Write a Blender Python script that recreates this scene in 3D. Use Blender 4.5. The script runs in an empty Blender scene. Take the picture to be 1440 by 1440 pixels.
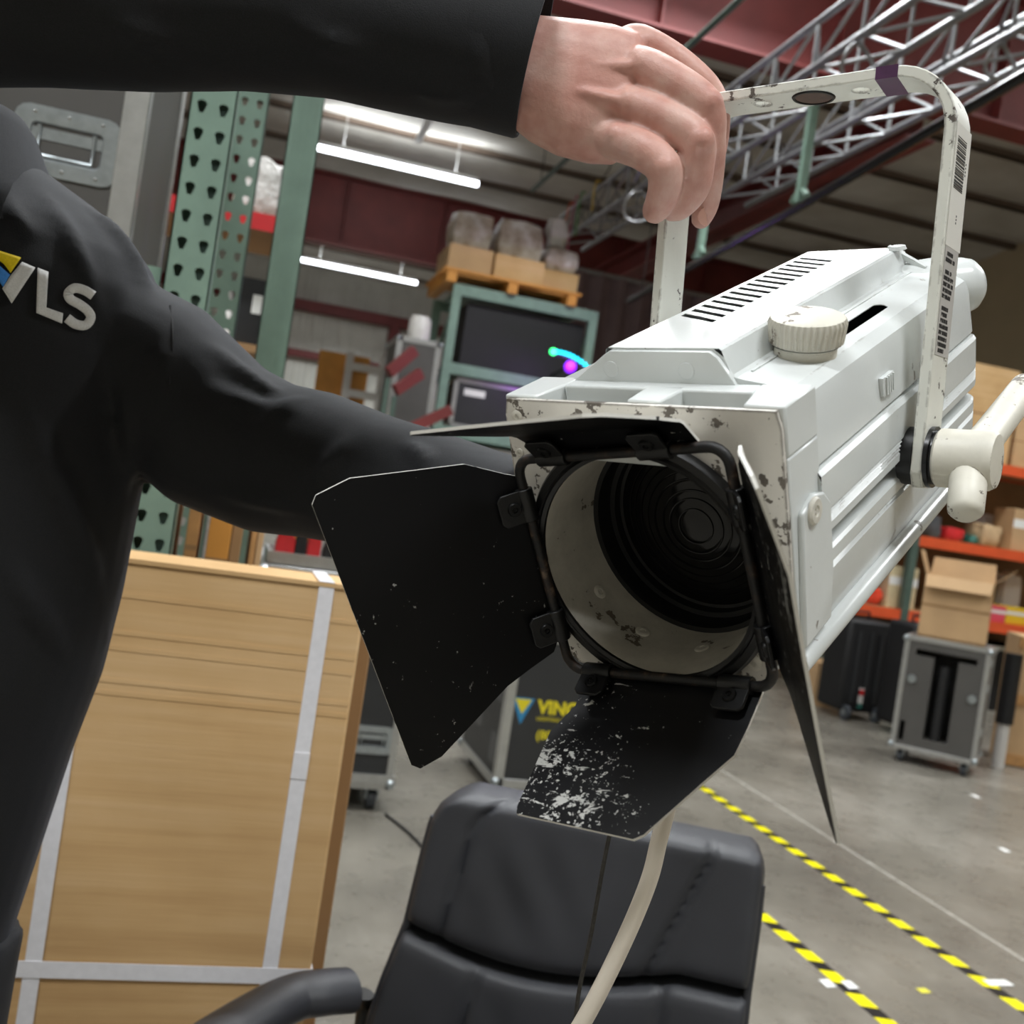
import bpy, bmesh, math, random
from mathutils import Vector, Matrix, noise
random.seed(7)
S = bpy.context.scene
COL = S.collection
V = Vector
PI = math.pi

# ---------------------------------------------------------------- camera
CAM_Z = 1.38
AX = Matrix(((0.9558, 0.1418, 0.2576), (-0.2540, -0.0437, 0.9662), (0.1483, -0.9889, -0.0058)))  # rows: world axes as (right, down, forward)
cam_d = bpy.data.cameras.new('camera')
cam = bpy.data.objects.new('camera', cam_d)
COL.objects.link(cam)
right = V([AX[i][0] for i in range(3)]).normalized()
fwd = V([AX[i][2] for i in range(3)])
fwd = (fwd - right * fwd.dot(right)).normalized()
up = right.cross(fwd).normalized()
cam.matrix_world = Matrix(((right.x, up.x, -fwd.x, 0), (right.y, up.y, -fwd.y, 0), (right.z, up.z, -fwd.z, CAM_Z), (0, 0, 0, 1)))
cam_d.sensor_width = 36
cam_d.lens = 37.0
cam_d.clip_start = 0.02
cam_d.dof.use_dof = True
cam_d.dof.focus_distance = 0.70
cam_d.dof.aperture_fstop = 10.5
S.camera = cam

# ---------------------------------------------------------------- world, exposure
wd = bpy.data.worlds.new('world')
S.world = wd
wd.use_nodes = True
wd.node_tree.nodes['Background'].inputs[0].default_value = (0.9, 0.95, 1.0, 1)
wd.node_tree.nodes['Background'].inputs[1].default_value = 0.0   # closed hall: no sky in it
S.view_settings.view_transform = 'Standard'
S.view_settings.look = 'None'
S.view_settings.gamma = 1
S.view_settings.use_curve_mapping = False
S.view_settings.exposure = 0.05
LAMP_POWER = 138.0

# ---------------------------------------------------------------- geometry helpers
def ray(px, py):
    """direction (world) of the view ray through a pixel of the 1440 frame"""
    return AX @ V(((px - 720) / 1480, (py - 720) / 1480, 1))
def at(px, py, d):
    return V((0, 0, CAM_Z)) + ray(px, py) * d
def on_y(px, py, y):
    r = ray(px, py); return V((0, 0, CAM_Z)) + r * (y / r.y)
def on_z(px, py, z):
    r = ray(px, py); return V((0, 0, CAM_Z)) + r * ((z - CAM_Z) / r.z)

def frame_of(d):
    d = V(d).normalized()
    h = V((0, 0, 1)) if abs(d.z) < 0.9 else V((1, 0, 0))
    a = d.cross(h).normalized()
    return a, d.cross(a).normalized(), d

class MB:
    """collects shapes, then links them as ONE mesh object"""
    def __init__(self):
        self.bm = bmesh.new()
        self.mi = 0
    def face(self, vs):
        try:
            f = self.bm.faces.new(vs); f.material_index = self.mi; return f
        except ValueError:
            return None
    def rings(self, rings, closed=True, cap=True):
        bm = self.bm
        R = [[bm.verts.new(p) for p in r] for r in rings]
        n = len(R[0])
        for a, b in zip(R[:-1], R[1:]):
            for i in range(n if closed else n - 1):
                j = (i + 1) % n
                self.face((a[i], a[j], b[j], b[i]))
        if cap and closed:
            self.face(R[0][::-1]); self.face(R[-1])
        return self
    def box(self, c, s, rot=None):
        c = V(c); s = V(s) / 2
        P = []
        for dz in (-1, 1):
            P.append([V((x * s.x, y * s.y, dz * s.z)) for x, y in ((-1, -1), (1, -1), (1, 1), (-1, 1))])
        if rot is not None:
            P = [[rot @ p for p in r] for r in P]
        return self.rings([[c + p for p in r] for r in P])
    def bb(self, a, b):
        a = V(a); b = V(b)
        lo = V(map(min, a, b)); hi = V(map(max, a, b))
        return self.box((lo + hi) / 2, hi - lo)
    def bar(self, p, q, w, h, upv=(0, 0, 1)):
        """rectangular bar from p to q: w across, h along upv"""
        p = V(p); q = V(q); d = (q - p).normalized(); upv = V(upv)
        x = d.cross(upv)
        x = x.normalized() if x.length > 1e-5 else d.orthogonal().normalized()
        y = x.cross(d).normalized()
        return self.rings([[o + x * sx * w / 2 + y * sy * h / 2 for sx, sy in ((-1, -1), (1, -1), (1, 1), (-1, 1))] for o in (p, q)])
    def cyl(self, p, q, r, r2=None, seg=16, cap=True):
        p = V(p); q = V(q); r2 = r if r2 is None else r2
        a, b, d = frame_of(q - p)
        cs = [(math.cos(2 * PI * i / seg), math.sin(2 * PI * i / seg)) for i in range(seg)]
        return self.rings([[o + (a * c + b * s) * rr for c, s in cs] for o, rr in ((p, r), (q, r2))], cap=cap)
    def tube(self, pts, r, seg=8, cap=True, asp=1.0, side=None):
        pts = [V(p) for p in pts]
        n = len(pts)
        rs = r if isinstance(r, (list, tuple)) else [r] * n
        t = [(pts[min(i + 1, n - 1)] - pts[max(i - 1, 0)]).normalized() for i in range(n)]
        a = V(side) if side is not None else frame_of(t[0])[0]
        out = []
        for i in range(n):
            a = (a - t[i] * a.dot(t[i])).normalized()
            b = t[i].cross(a)
            out.append([pts[i] + (a * math.cos(2 * PI * k / seg) + b * (asp if not isinstance(asp, list) else asp[i]) * math.sin(2 * PI * k / seg)) * rs[i] for k in range(seg)])
        return self.rings(out, cap=cap)
    def lathe(self, prof, o=(0, 0, 0), d=(0, 0, 1), seg=32, cap=False):
        """prof: (radius, along) pairs round the axis d through o"""
        o = V(o); a, b, d = frame_of(d)
        return self.rings([[o + d * z + (a * math.cos(2 * PI * k / seg) + b * math.sin(2 * PI * k / seg)) * max(r, 1e-5) for k in range(seg)] for r, z in prof], cap=cap)
    def prism(self, poly, o, ex, ey, t):
        """polygon poly in the plane (o, ex, ey), thickened by vector t"""
        o = V(o); ex = V(ex); ey = V(ey); t = V(t)
        a = [o + ex * x + ey * y for x, y in poly]
        return self.rings([a, [p + t for p in a]])
    def ball(self, c, r, seg=12, rg=8, sq=(1, 1, 1)):
        c = V(c)
        return self.rings([[c + V((math.sin(th) * math.cos(2 * PI * k / seg) * r * sq[0], math.sin(th) * math.sin(2 * PI * k / seg) * r * sq[1], math.cos(th) * r * sq[2])) for k in range(seg)]
                           for th in [PI * (0.02 + 0.96 * i / rg) for i in range(rg + 1)]])
    def mesh(self, name, mats, smooth=40):
        bm = self.bm
        bmesh.ops.recalc_face_normals(bm, faces=bm.faces[:])
        if smooth:
            lim = math.radians(smooth)
            for f in bm.faces: f.smooth = True
            for e in bm.edges:
                if len(e.link_faces) == 2 and e.calc_face_angle(0) > lim: e.smooth = False
        me = bpy.data.meshes.new(name)
        bm.to_mesh(me); bm.free()
        for m in (mats if isinstance(mats, (list, tuple)) else [mats]): me.materials.append(m)
        return me
    def done(self, name, mats, parent=None, smooth=40, bevel=0, seg=2, world=False):
        o = bpy.data.objects.new(name, self.mesh(name, mats, smooth))
        COL.objects.link(o)
        if parent is not None:
            o.parent = parent
            if world:
                m = parent.matrix_basis
                if parent.parent is not None:
                    m = parent.parent.matrix_basis @ parent.matrix_parent_inverse @ m
                o.matrix_parent_inverse = m.inverted()
        if bevel:
            b = o.modifiers.new('bevel', 'BEVEL'); b.width = bevel; b.segments = seg; b.limit_method = 'ANGLE'; b.angle_limit = math.radians(35)
        return o

def tag(o, label, cat, group=None):
    o['label'] = label; o['category'] = cat
    if group: o['group'] = group
    return o
def thing(name, label, cat, loc=(0, 0, 0), rotz=0.0, group=None, rot=None):
    o = bpy.data.objects.new(name, None)
    COL.objects.link(o)
    if rot is not None:
        o.matrix_basis = Matrix.Translation(V(loc)) @ rot.to_4x4()
    else:
        o.location = loc; o.rotation_euler = (0, 0, rotz)
        o.matrix_basis = Matrix.Translation(V(loc)) @ Matrix.Rotation(rotz, 4, 'Z')
    o.empty_display_size = 0.05
    return tag(o, label, cat, group)
def struct(o):
    o['kind'] = 'structure'; return o
def dup(root, loc, rotz=0.0, label=None):
    r = root.copy(); COL.objects.link(r)
    r.matrix_basis = Matrix.Translation(V(loc)) @ Matrix.Rotation(rotz, 4, 'Z')
    if label: r['label'] = label
    for ch in list(root.children):
        c = ch.copy(); COL.objects.link(c); c.parent = r
        for g in list(ch.children):
            d = g.copy(); COL.objects.link(d); d.parent = c
    return r

# ---------------------------------------------------------------- materials
def cut(o, cutters):
    """subtract closed shapes (MB) from mesh object o and keep the result as plain mesh"""
    for mb in cutters:
        c = bpy.data.objects.new('cutter', mb.mesh('cutter', [], 0)); COL.objects.link(c)
        c.parent = o.parent; c.matrix_parent_inverse = o.matrix_parent_inverse
        m = o.modifiers.new('cut', 'BOOLEAN'); m.object = c; m.operation = 'DIFFERENCE'; m.solver = 'EXACT'
        if len(o.modifiers) > 1: o.modifiers.move(len(o.modifiers) - 1, 0)
        keep = [x for x in o.modifiers if x.type != 'BOOLEAN']
        for x in keep: x.show_viewport = False
        dg = bpy.context.evaluated_depsgraph_get(); dg.update()
        me = bpy.data.meshes.new_from_object(o.evaluated_get(dg))
        for x in keep: x.show_viewport = True
        o.modifiers.remove(m); o.data = me; bpy.data.objects.remove(c)
    return o
def srgb(h):
    if isinstance(h, str):
        c = [int(h[i:i + 2], 16) / 255 for i in (0, 2, 4)]
        return tuple(((x / 12.92) if x <= 0.04045 else ((x + 0.055) / 1.055) ** 2.4) for x in c) + (1,)
    return tuple(h) + (1,)
class NT:
    def __init__(self, name):
        self.m = bpy.data.materials.new(name); self.m.use_nodes = True
        self.t = self.m.node_tree; self.b = self.t.nodes['Principled BSDF']
        self.tc = None
    def n(self, typ, **kw):
        o = self.t.nodes.new('ShaderNode' + typ)
        for k, v in kw.items():
            if k in o.inputs: o.inputs[k].default_value = v
            else: setattr(o, k, v)
        return o
    def l(self, a, b): self.t.links.new(a, b)
    def coord(self, scale=(1, 1, 1), rot=(0, 0, 0), kind='Object'):
        if self.tc is None: self.tc = self.n('TexCoord')
        mp = self.n('Mapping'); mp.inputs['Scale'].default_value = scale; mp.inputs['Rotation'].default_value = rot
        self.l(self.tc.outputs[kind], mp.inputs['Vector'])
        return mp.outputs['Vector']
    def noise(self, scale, detail=3, rough=0.55, vec=None, dist=0.0):
        o = self.n('TexNoise'); o.inputs['Scale'].default_value = scale; o.inputs['Detail'].default_value = detail
        o.inputs['Roughness'].default_value = rough; o.inputs['Distortion'].default_value = dist
        self.l(vec if vec is not None else self.coord(), o.inputs['Vector'])
        return o.outputs['Fac']
    def ramp(self, fac, stops):
        r = self.n('ValToRGB'); e = r.color_ramp.elements
        while len(e) < len(stops): e.new(0.5)
        for x, (p, c) in zip(e, stops):
            x.position = p; x.color = c if len(c) == 4 else tuple(c) + (1,)
        self.l(fac, r.inputs[0]); return r.outputs[0]
    def step(self, fac, lo, hi):
        r = self.n('MapRange'); r.inputs['From Min'].default_value = lo; r.inputs['From Max'].default_value = hi
        self.l(fac, r.inputs['Value']); return r.outputs['Result']
    def math(self, op, a, b=None):
        o = self.n('Math', operation=op)
        for i, x in enumerate((a, b)):
            if x is None: continue
            if isinstance(x, (int, float)): o.inputs[i].default_value = x
            else: self.l(x, o.inputs[i])
        return o.outputs[0]
    def mix(self, fac, a, b):
        o = self.n('Mix', data_type='RGBA')
        for s, x in ((o.inputs[0], fac), (o.inputs[6], a), (o.inputs[7], b)):
            if isinstance(x, (int, float)): s.default_value = x
            elif isinstance(x, tuple): s.default_value = x
            else: self.l(x, s)
        return o.outputs[2]
    def set(self, **kw):
        for k, v in kw.items():
            s = self.b.inputs[k.replace('_', ' ')]
            if hasattr(v, 'is_linked') or isinstance(v, bpy.types.NodeSocket): self.l(v, s)
            else: s.default_value = v
        return self
    def bump(self, h, strength=0.3, dist=0.002):
        o = self.n('Bump'); o.inputs['Strength'].default_value = strength; o.inputs['Distance'].default_value = dist
        self.l(h, o.inputs['Height']); self.l(o.outputs[0], self.b.inputs['Normal']); return self
    def edge(self, radius=0.003):
        """1 on sharp edges of the mesh, 0 on flats"""
        b = self.n('Bevel', samples=4); b.inputs['Radius'].default_value = radius
        g = self.n('NewGeometry'); d = self.n('VectorMath', operation='DOT_PRODUCT')
        self.l(b.outputs[0], d.inputs[0]); self.l(g.outputs['Normal'], d.inputs[1])
        return self.step(d.outputs['Value'], 0.99, 0.86)
MATS = {}
def simple(name, col, rough=0.5, metal=0.0, var=0.0, scale=6.0, bump=0.0, bscale=60, spec=0.5):
    if name in MATS: return MATS[name]
    k = NT(name); c = srgb(col)
    k.set(Roughness=rough, Metallic=metal, Base_Color=c, Specular_IOR_Level=spec)
    if var:
        f = k.noise(scale, 4)
        lo = tuple(x * (1 - var) for x in c[:3]) + (1,); hi = tuple(min(1, x * (1 + var)) for x in c[:3]) + (1,)
        k.set(Base_Color=k.ramp(f, [(0.3, lo), (0.7, hi)]))
    if bump: k.bump(k.noise(bscale, 3), bump)
    MATS[name] = k.m
    return k.m
def emit(name, col, strength):
    k = NT(name); k.set(Base_Color=srgb(col), Emission_Color=srgb(col), Emission_Strength=strength); return k.m
def chipped(name, paint, under, thr=0.66, scale=55, rough=0.42, edge=0.6, grime=0.25, edge_r=0.002):
    """painted metal with chips: bare spots where noise is high, more of them along edges"""
    k = NT(name)
    n1 = k.noise(scale, 5, 0.62); n2 = k.noise(scale * 0.22, 3, 0.6)
    e = k.edge(edge_r)
    v = k.math('ADD', n1, k.math('MULTIPLY', k.math('SUBTRACT', n2, 0.5), 0.55))
    v = k.math('ADD', v, k.math('MULTIPLY', e, edge * 0.25))
    m = k.step(v, thr, thr + 0.012)
    dirt = k.step(k.noise(14, 6, 0.7), 0.45, 0.8)
    p = srgb(paint); dk = tuple(x * (1 - grime) for x in p[:3]) + (1,)
    base = k.mix(dirt, p, dk)
    un = k.ramp(k.noise(120, 3), [(0.35, srgb(under)), (0.7, tuple(x * 1.8 for x in srgb(under)[:3]))])
    k.set(Base_Color=k.mix(m, base, un), Roughness=k.math('ADD', k.math('MULTIPLY', m, 0.15), rough))
    inv = k.math('SUBTRACT', 1.0, m)
    k.bump(k.math('ADD', inv, k.math('MULTIPLY', k.noise(260, 2), 0.25)), 0.35, 0.0006)
    return k.m
def scratched(name, base, mark, thr=0.7, rough=0.35, scale=40, stretch=(1, 1, 1), rot=(0, 0, 0), centre=None, spec=0.2):
    k = NT(name)
    v1 = k.coord((stretch[0], stretch[1], stretch[2]), rot)
    n1 = k.noise(scale, 4, 0.7, v1, 0.6)
    n2 = k.noise(scale * 3.2, 3, 0.7)
    reg = k.noise(9, 2)
    v = k.math('ADD', k.math('MAXIMUM', n1, k.math('MULTIPLY', n2, 0.97)), k.math('MULTIPLY', k.math('SUBTRACT', reg, 0.5), 0.5))
    if centre:       # worn most round this spot
        dv = k.n('VectorMath', operation='DISTANCE'); k.l(k.coord(), dv.inputs[0]); dv.inputs[1].default_value = centre
        v = k.math('ADD', v, k.math('MULTIPLY', k.step(dv.outputs['Value'], 0.095, 0.0), 0.24)); v = k.math('SUBTRACT', v, 0.115)
    m = k.step(v, thr, thr + 0.03)
    k.set(Specular_IOR_Level=spec, Base_Color=k.mix(m, srgb(base), srgb(mark)), Roughness=k.math('ADD', rough, k.math('MULTIPLY', k.noise(30, 4), 0.25)))
    return k.m
# ================================================================ the setting
X0, X1, Y0, Y1, ZC = -6.0, 11.0, -5.0, 26.2, 6.55
# floor: polished concrete
k = NT('polished_concrete')
n = k.noise(0.9, 6, 0.6); n2 = k.noise(7, 5, 0.65); n3 = k.noise(0.35, 3)
st = k.noise(5.0, 4, 0.7, k.coord((6, 0.5, 1)))
v = k.math('ADD', k.math('MULTIPLY', n, 0.72), k.math('ADD', k.math('MULTIPLY', n2, 0.20), k.math('MULTIPLY', st, 0.08)))
base = k.ramp(v, [(0.34, srgb('625e56')), (0.50, srgb('7b766c')), (0.64, srgb('938e84'))])
sep = k.n('SeparateXYZ'); k.l(k.coord(), sep.inputs[0])
d = k.math('ABSOLUTE', k.math('SUBTRACT', sep.outputs[0], 3.046))
jl = k.step(k.math('ADD', d, k.math('MULTIPLY', k.noise(25, 3), 0.022)), 0.022, 0.013)
d2 = k.math('ABSOLUTE', k.math('SUBTRACT', sep.outputs[1], 2.62))
jl2 = k.step(k.math('ADD', d2, k.math('MULTIPLY', k.noise(18, 4), 0.06)), 0.045, 0.02)
base = k.mix(k.math('MULTIPLY', jl, 0.7), base, srgb('c9c6bd'))
base = k.mix(k.math('MULTIPLY', jl2, 0.5), base, srgb('c9c6bd'))
k.set(Base_Color=base, Roughness=k.math('ADD', 0.17, k.math('MULTIPLY', n2, 0.24)), Specular_IOR_Level=0.5)
k.bump(k.noise(3.5, 3), 0.05, 0.01)
M_floor = k.m
struct(MB().bb((X0, Y0, -0.2), (X1, Y1, 0)).done('floor', M_floor))

M_wall = simple('cream_wall_panel', 'cfcbbf', 0.75, var=0.08, scale=1.2)
k = NT('ribbed_wall_panel'); w = k.n('TexWave', wave_type='BANDS', bands_direction='X'); w.inputs['Scale'].default_value = 1.05
k.l(k.coord(), w.inputs['Vector']); k.set(Base_Color=k.ramp(k.noise(1.5, 4), [(0.3, srgb('c6c6bd')), (0.7, srgb('d8d8d0'))]), Roughness=0.7)
k.bump(k.ramp(w.outputs['Fac'], [(0.8, (0, 0, 0)), (0.95, (1, 1, 1))]), 0.5, 0.03)
M_ribwall = k.m
M_tan = simple('tan_wall_panel', 'c2b294', 0.8, var=0.1, scale=0.8)
struct(MB().bb((X0, Y1, 0), (X1, Y1 + 0.2, ZC)).done('wall_back', M_ribwall))
struct(MB().bb((X1, Y0, 0), (X1 + 0.2, Y1, ZC)).done('wall_right', M_tan))
struct(MB().bb((X0 - 0.2, Y0, 0), (X0, Y1, ZC)).done('wall_left', M_wall))
struct(MB().bb((X0, Y0 - 0.2, 0), (X1, Y0, ZC)).done('wall_front', M_wall))

# ceiling: white insulation sagging between the purlins
k = NT('ceiling_insulation')
k.set(Base_Color=k.ramp(k.noise(1.1, 4), [(0.3, srgb('bdb9b0')), (0.7, srgb('dcdad4'))]), Roughness=0.55)
k.bump(k.noise(2.2, 4, 0.6, k.coord((0.35, 1.6, 1))), 0.6, 0.08)
M_ins = k.m
mb = MB(); PUR = 1.45
ny = int((Y1 - Y0) / 0.145) + 1
rows = []
for i in range(ny + 1):
    y = Y0 + (Y1 - Y0) * i / ny
    sag = abs(math.sin(PI * (y - Y0) / PUR)) ** 0.7
    rows.append([V((x, y, ZC - 0.13 * sag - 0.05 * sag * math.sin(x * 1.3 + y) ** 2)) for x in [X0 + (X1 - X0) * j / 40 for j in range(41)]])
mb.rings(rows, closed=False, cap=False)
ceil = struct(mb.done('ceiling', M_ins, smooth=80))
M_red = simple('red_primer_steel', '6e2b29', 0.55, var=0.15, scale=3)
M_dred = M_red
M_purlin = simple('brown_purlin', '75665b', 0.6, var=0.1, scale=3)
yy = Y0 + PUR
while yy < Y1 - 0.3:
    mb = MB(); mb.bb((X0, yy - 0.012, ZC - 0.13), (X1, yy + 0.012, ZC)); mb.bb((X0, yy - 0.012, ZC - 0.13), (X1, yy + 0.06, ZC - 0.115))
    mb.done('purlin', M_purlin, ceil)
    yy += PUR
# rigid frames
def ibeam(name, y, z0, z1, mat, xa=X0, xb=X1):
    mb = MB()
    mb.bb((xa, y - 0.012, z0), (xb, y + 0.012, z1))
    mb.bb((xa, y - 0.14, z0 - 0.025), (xb, y + 0.14, z0)); mb.bb((xa, y - 0.14, z1), (xb, y + 0.14, z1 + 0.025))
    x = xa + 0.9
    while x < xb:
        mb.bb((x - 0.008, y - 0.12, z0), (x + 0.008, y + 0.12, z1)); x += 1.55
    return struct(mb.done(name, mat))
ibeam('trim_1', 7.8, 5.2, 6.25, M_red)
ibeam('trim_2', 17.0, 5.05, 6.1, M_red)
mb = MB(); mb.bb((X0, 25.9, 5.3), (X1, 26.2, 5.55)); struct(mb.done('trim_3', M_dred))
mb = MB(); mb.bb((5.05, 7.95, 5.0), (5.35, 25.9, 5.02)); mb.bb((5.19, 7.95, 5.0), (5.21, 25.9, 5.35)); mb.bb((5.05, 7.95, 5.33), (5.35, 25.9, 5.35)); struct(mb.done('trim_4', M_dred))
mb = MB(); mb.bb((X0, 26.0, 4.18), (X1, 26.2, 4.36)); struct(mb.done('trim_5', M_dred))
mb = MB(); mb.bb((3.15, 25.9, 0), (3.4, 26.2, 5.3)); struct(mb.done('trim_6', M_dred))
mb = MB(); mb.bb((-0.6, 25.95, 0), (-0.45, 26.2, 5.3)); struct(mb.done('trim_7', M_dred))

# hazard tape on the floor
k = NT('hazard_tape'); sep = k.n('SeparateXYZ'); k.l(k.coord(), sep.inputs[0])
ph = k.math('FRACT', k.math('DIVIDE', k.math('ADD', sep.outputs[1], k.math('MULTIPLY', sep.outputs[0], 0.30)), 0.157))
k.set(Base_Color=k.mix(k.math('LESS_THAN', ph, 0.56), srgb('1c1c1c'), srgb('f2e500')), Roughness=0.35)
M_tape = k.m
for x, lab in ((2.715, 'yellow and black striped floor tape running beside the floor joint'), (2.128, 'yellow and black striped floor tape passing close by the black chair')):
    o = MB().bb((-0.028, -2.6, 0), (0.028, 2.75, 0.0012)).done('hazard_tape', M_tape)
    o.location = (x, 3.6, 0.0004); tag(o, lab, 'floor tape', 'striped tapes on the floor')
M_paper = simple('white_paper', 'e8e8e4', 0.7)
M_ybit = simple('yellow_bit', 'd8cf3a', 0.6)
for a, b, lab, m in (((1380, 1378), (1428, 1388), 'white paper scrap beside the striped tape along the joint', M_paper), ((1150, 1378), (1178, 1390), 'white paper scrap on one side of the tape by the chair', M_paper), ((1185, 1380), (1205, 1392), 'white paper scrap on the floor between the two striped tapes', M_paper),
                     ((1362, 1117), (1382, 1123), 'small white label scrap near the grey open case', M_paper), ((1405, 1192), (1420, 1199), 'crumpled white scrap on the open floor', M_paper), ((1290, 1392), (1308, 1395), 'tiny yellow scrap on the concrete floor', M_ybit)):
    p = on_z(*a, 0); q = on_z(*b, 0); c = (p + q) / 2
    sx, sy = max(abs(q.x - p.x), 0.04), max(abs(q.y - p.y), 0.035)
    mb = MB(); mb.prism([(-sx / 2, -sy / 2), (sx / 2, -sy * 0.4), (sx * 0.45, sy / 2), (-sx * 0.5, sy * 0.42)], (0, 0, 0), (1, 0, 0), (0, 1, 0), (0, 0, 0.0012))
    o = mb.done('paper_scrap', m); o.location = (c.x, c.y, 0.002 if 'tape' in lab else 0.0006); tag(o, lab, 'scrap', 'scraps on the floor')

# strip lights: real lamps, each with its own tube and light
M_tube = emit('lamp_tube', 'f4f8ff', 9.0)
M_house = simple('lamp_housing', 'dfe0e0', 0.4)
def strip_light(x, y, z, length, label, place=None):
    """one fitting of the rows under the roof; place names the ones the picture does not show"""
    nm = (lambda k: k) if place is None else (lambda k: k + '_' + place + '_offscreen')
    t = thing(nm('strip_light'), label, 'ceiling light', (x, y, z), 0, 'strip lights under the roof')
    mb = MB(); mb.prism([(-0.05, 0.02), (0.05, 0.02), (0.03, 0.08), (-0.03, 0.08)], (-length / 2, 0, 0), (0, 1, 0), (0, 0, 1), (length, 0, 0)); mb.done('housing', M_house, t)
    mb = MB(); mb.tube([(-length / 2, 0, 0), (length / 2, 0, 0)], 0.045, 12); mb.done(nm('tube'), M_tube, t)
    for s in (-1, 1):
        mb = MB(); mb.cyl((s * length * 0.35, 0, 0.08), (s * length * 0.35, 0, ZC - z - 0.02), 0.006, seg=6); mb.done('hanger', M_house, t)
    for kind, share, zz, rx in (('lamp_light', 1.0, -0.05, 0.0), ('lamp_uplight', 0.15, 0.1, PI)):     # the tube lights the floor, a little of it the roof
        ld = bpy.data.lights.new(nm(kind), 'AREA'); ld.shape = 'RECTANGLE'; ld.size = length; ld.size_y = 0.12; ld.energy = LAMP_POWER * share * length / 2.4; ld.color = (0.95, 0.98, 1.0); ld.spread = math.radians(140)
        lo = bpy.data.objects.new(nm(kind), ld); COL.objects.link(lo); lo.parent = t; lo.location = (0, 0, zz); lo.rotation_euler = (rx, 0, 0)
    return t
strip_light(1.62, 15.0, 5.9, 2.3, 'long white strip light between the two red roof beams')
strip_light(1.98, 23.0, 5.9, 2.5, 'long white strip light close to the back wall')
strip_light(3.25, 19.9, 5.9, 2.4, 'white strip light partly hidden by the wrapped boxes')
# the same rows of fittings carry on overhead and behind the viewer
for x, y, place, lab in ((2.7, 6.7, 'aisle', 'strip light over the aisle in front of the near red beam'), (0.4, 3.2, 'chair', 'strip light over the black office chair'), (-3.2, 6.7, 'rack', 'strip light over the tall rack'),
                  (-2.6, -0.6, 'person', 'strip light over the standing person'), (1.2, -1.8, 'viewer', 'strip light behind the photographer'), (5.6, 1.6, 'tape', 'strip light over the taped floor'), (7.2, 6.3, 'packages', 'strip light over the orange racks')):
    strip_light(x, y, 5.9, 2.4, lab, place)
# pale unlit bar under the roof
t = thing('roof_bar', 'pale grey bar hung crosswise under the roof near the sleeve', 'bar', (1.73, 13.2, 6.05))
mb = MB(); mb.tube([(0, -1.0, 0), (0, 1.0, 0)], 0.05, 12); mb.done('bar', M_house, t)
for s in (-1, 1):
    mb = MB(); mb.cyl((0, s * 0.7, 0.03), (0, s * 0.7, ZC - 6.05 - 0.02), 0.006, seg=6); mb.done('hanger', M_house, t)
# ================================================================ the ellipsoidal spotlight
cu = V((0.7930, 0.1014, -0.6008)); ca = V((0.5917, -0.3636, 0.7195)); cw = V((-0.1455, -0.9260, -0.3484))
wu = (AX @ cu).normalized(); wa = AX @ ca; wa = (wa - wu * wa.dot(wu)).normalized(); ww = wu.cross(wa)
SPK = 0.895      # overall size of the spotlight
SP_O = V((0.2267, 0.5507, 1.3668))
SP_R = Matrix(((wu.x, wa.x, ww.x), (wu.y, wa.y, ww.y), (wu.z, wa.z, ww.z)))
def SPW(p): return SP_O + SP_R @ (V(p) * SPK)
spot = thing('ellipsoidal_spotlight', 'chipped white stage spotlight with black barn doors held up by its yoke', 'stage light', SP_O, rot=SP_R)
spot.matrix_basis = spot.matrix_basis @ Matrix.Scale(SPK, 4)

M_white = chipped('white_enamel', 'd4d8d7', '6a6762', 0.70, 60, 0.24, 0.5, 0.07, 0.0015)
M_plate = chipped('flaking_white_enamel', 'd6d2ca', '57514a', 0.565, 100, 0.42, 0.8, 0.16, 0.0025)
M_yoke = chipped('worn_cream_enamel', 'dfdfd6', '4c4640', 0.655, 95, 0.4, 0.75, 0.12, 0.003)
M_knob = chipped('yellowed_white_enamel', 'd9d5c8', '6a6257', 0.645, 90, 0.45, 0.6, 0.22, 0.001)
M_tubein = chipped('grimy_tube_enamel', 'c9c4b8', '50483e', 0.705, 60, 0.45, 0.3, 0.42, 0.001)
M_blk = simple('black_painted_metal', '0d0d0e', 0.42, var=0.3, scale=60)
M_blkg = simple('black_gloss_metal', '0a0a0b', 0.25)
M_leaf = scratched('black_leaf_enamel', '0c0c0e', 'b8b8b4', 0.668, 0.33, 55, (1, 1, 0.45))
M_leafb = scratched('black_scratched_leaf_enamel', '101013', 'd8d8d4', 0.605, 0.26, 95, (0.45, 1, 1), (0, 0.6, 0), centre=(-0.005, -0.085, -0.115), spec=0.5)
M_leafw = chipped('white_leaf_back', 'e6e4dd', '1a1a1a', 0.68, 90, 0.5, 0.0, 0.2, 0.001)
M_rust = NT('rusty_rod'); M_rust.set(Base_Color=M_rust.ramp(M_rust.noise(110, 4), [(0.52, srgb('0d0c0c')), (0.66, srgb('33251c')), (0.8, srgb('7d6a58'))]), Roughness=0.55); M_rust = M_rust.m
k = NT('dark_lens_glass'); k.set(Base_Color=(0.006, 0.006, 0.006, 1), Roughness=0.10, Specular_IOR_Level=0.35); M_lens = k.m
M_screw = simple('white_screw', 'cfcbc0', 0.4, var=0.15, scale=200)
M_dscrew = simple('dark_screw', '232323', 0.35, 0.6)
M_purple = simple('purple_tape', '4d2a4e', 0.35, var=0.15, scale=80)
M_label = simple('paper_label', 'e3e1da', 0.45)
M_greylab = simple('grey_text_label', 'b9b6b2', 0.45)
M_ink = simple('print_ink', '2a2828', 0.6)
M_brown = simple('brown_bushing', '4a3226', 0.5, var=0.3, scale=150)
M_cable = simple('cream_cable', 'd9cfc0', 0.4, var=0.06, scale=20)
M_wire = simple('braided_dark_wire', '3c3a37', 0.45, 0.5, var=0.3, scale=400)

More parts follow.
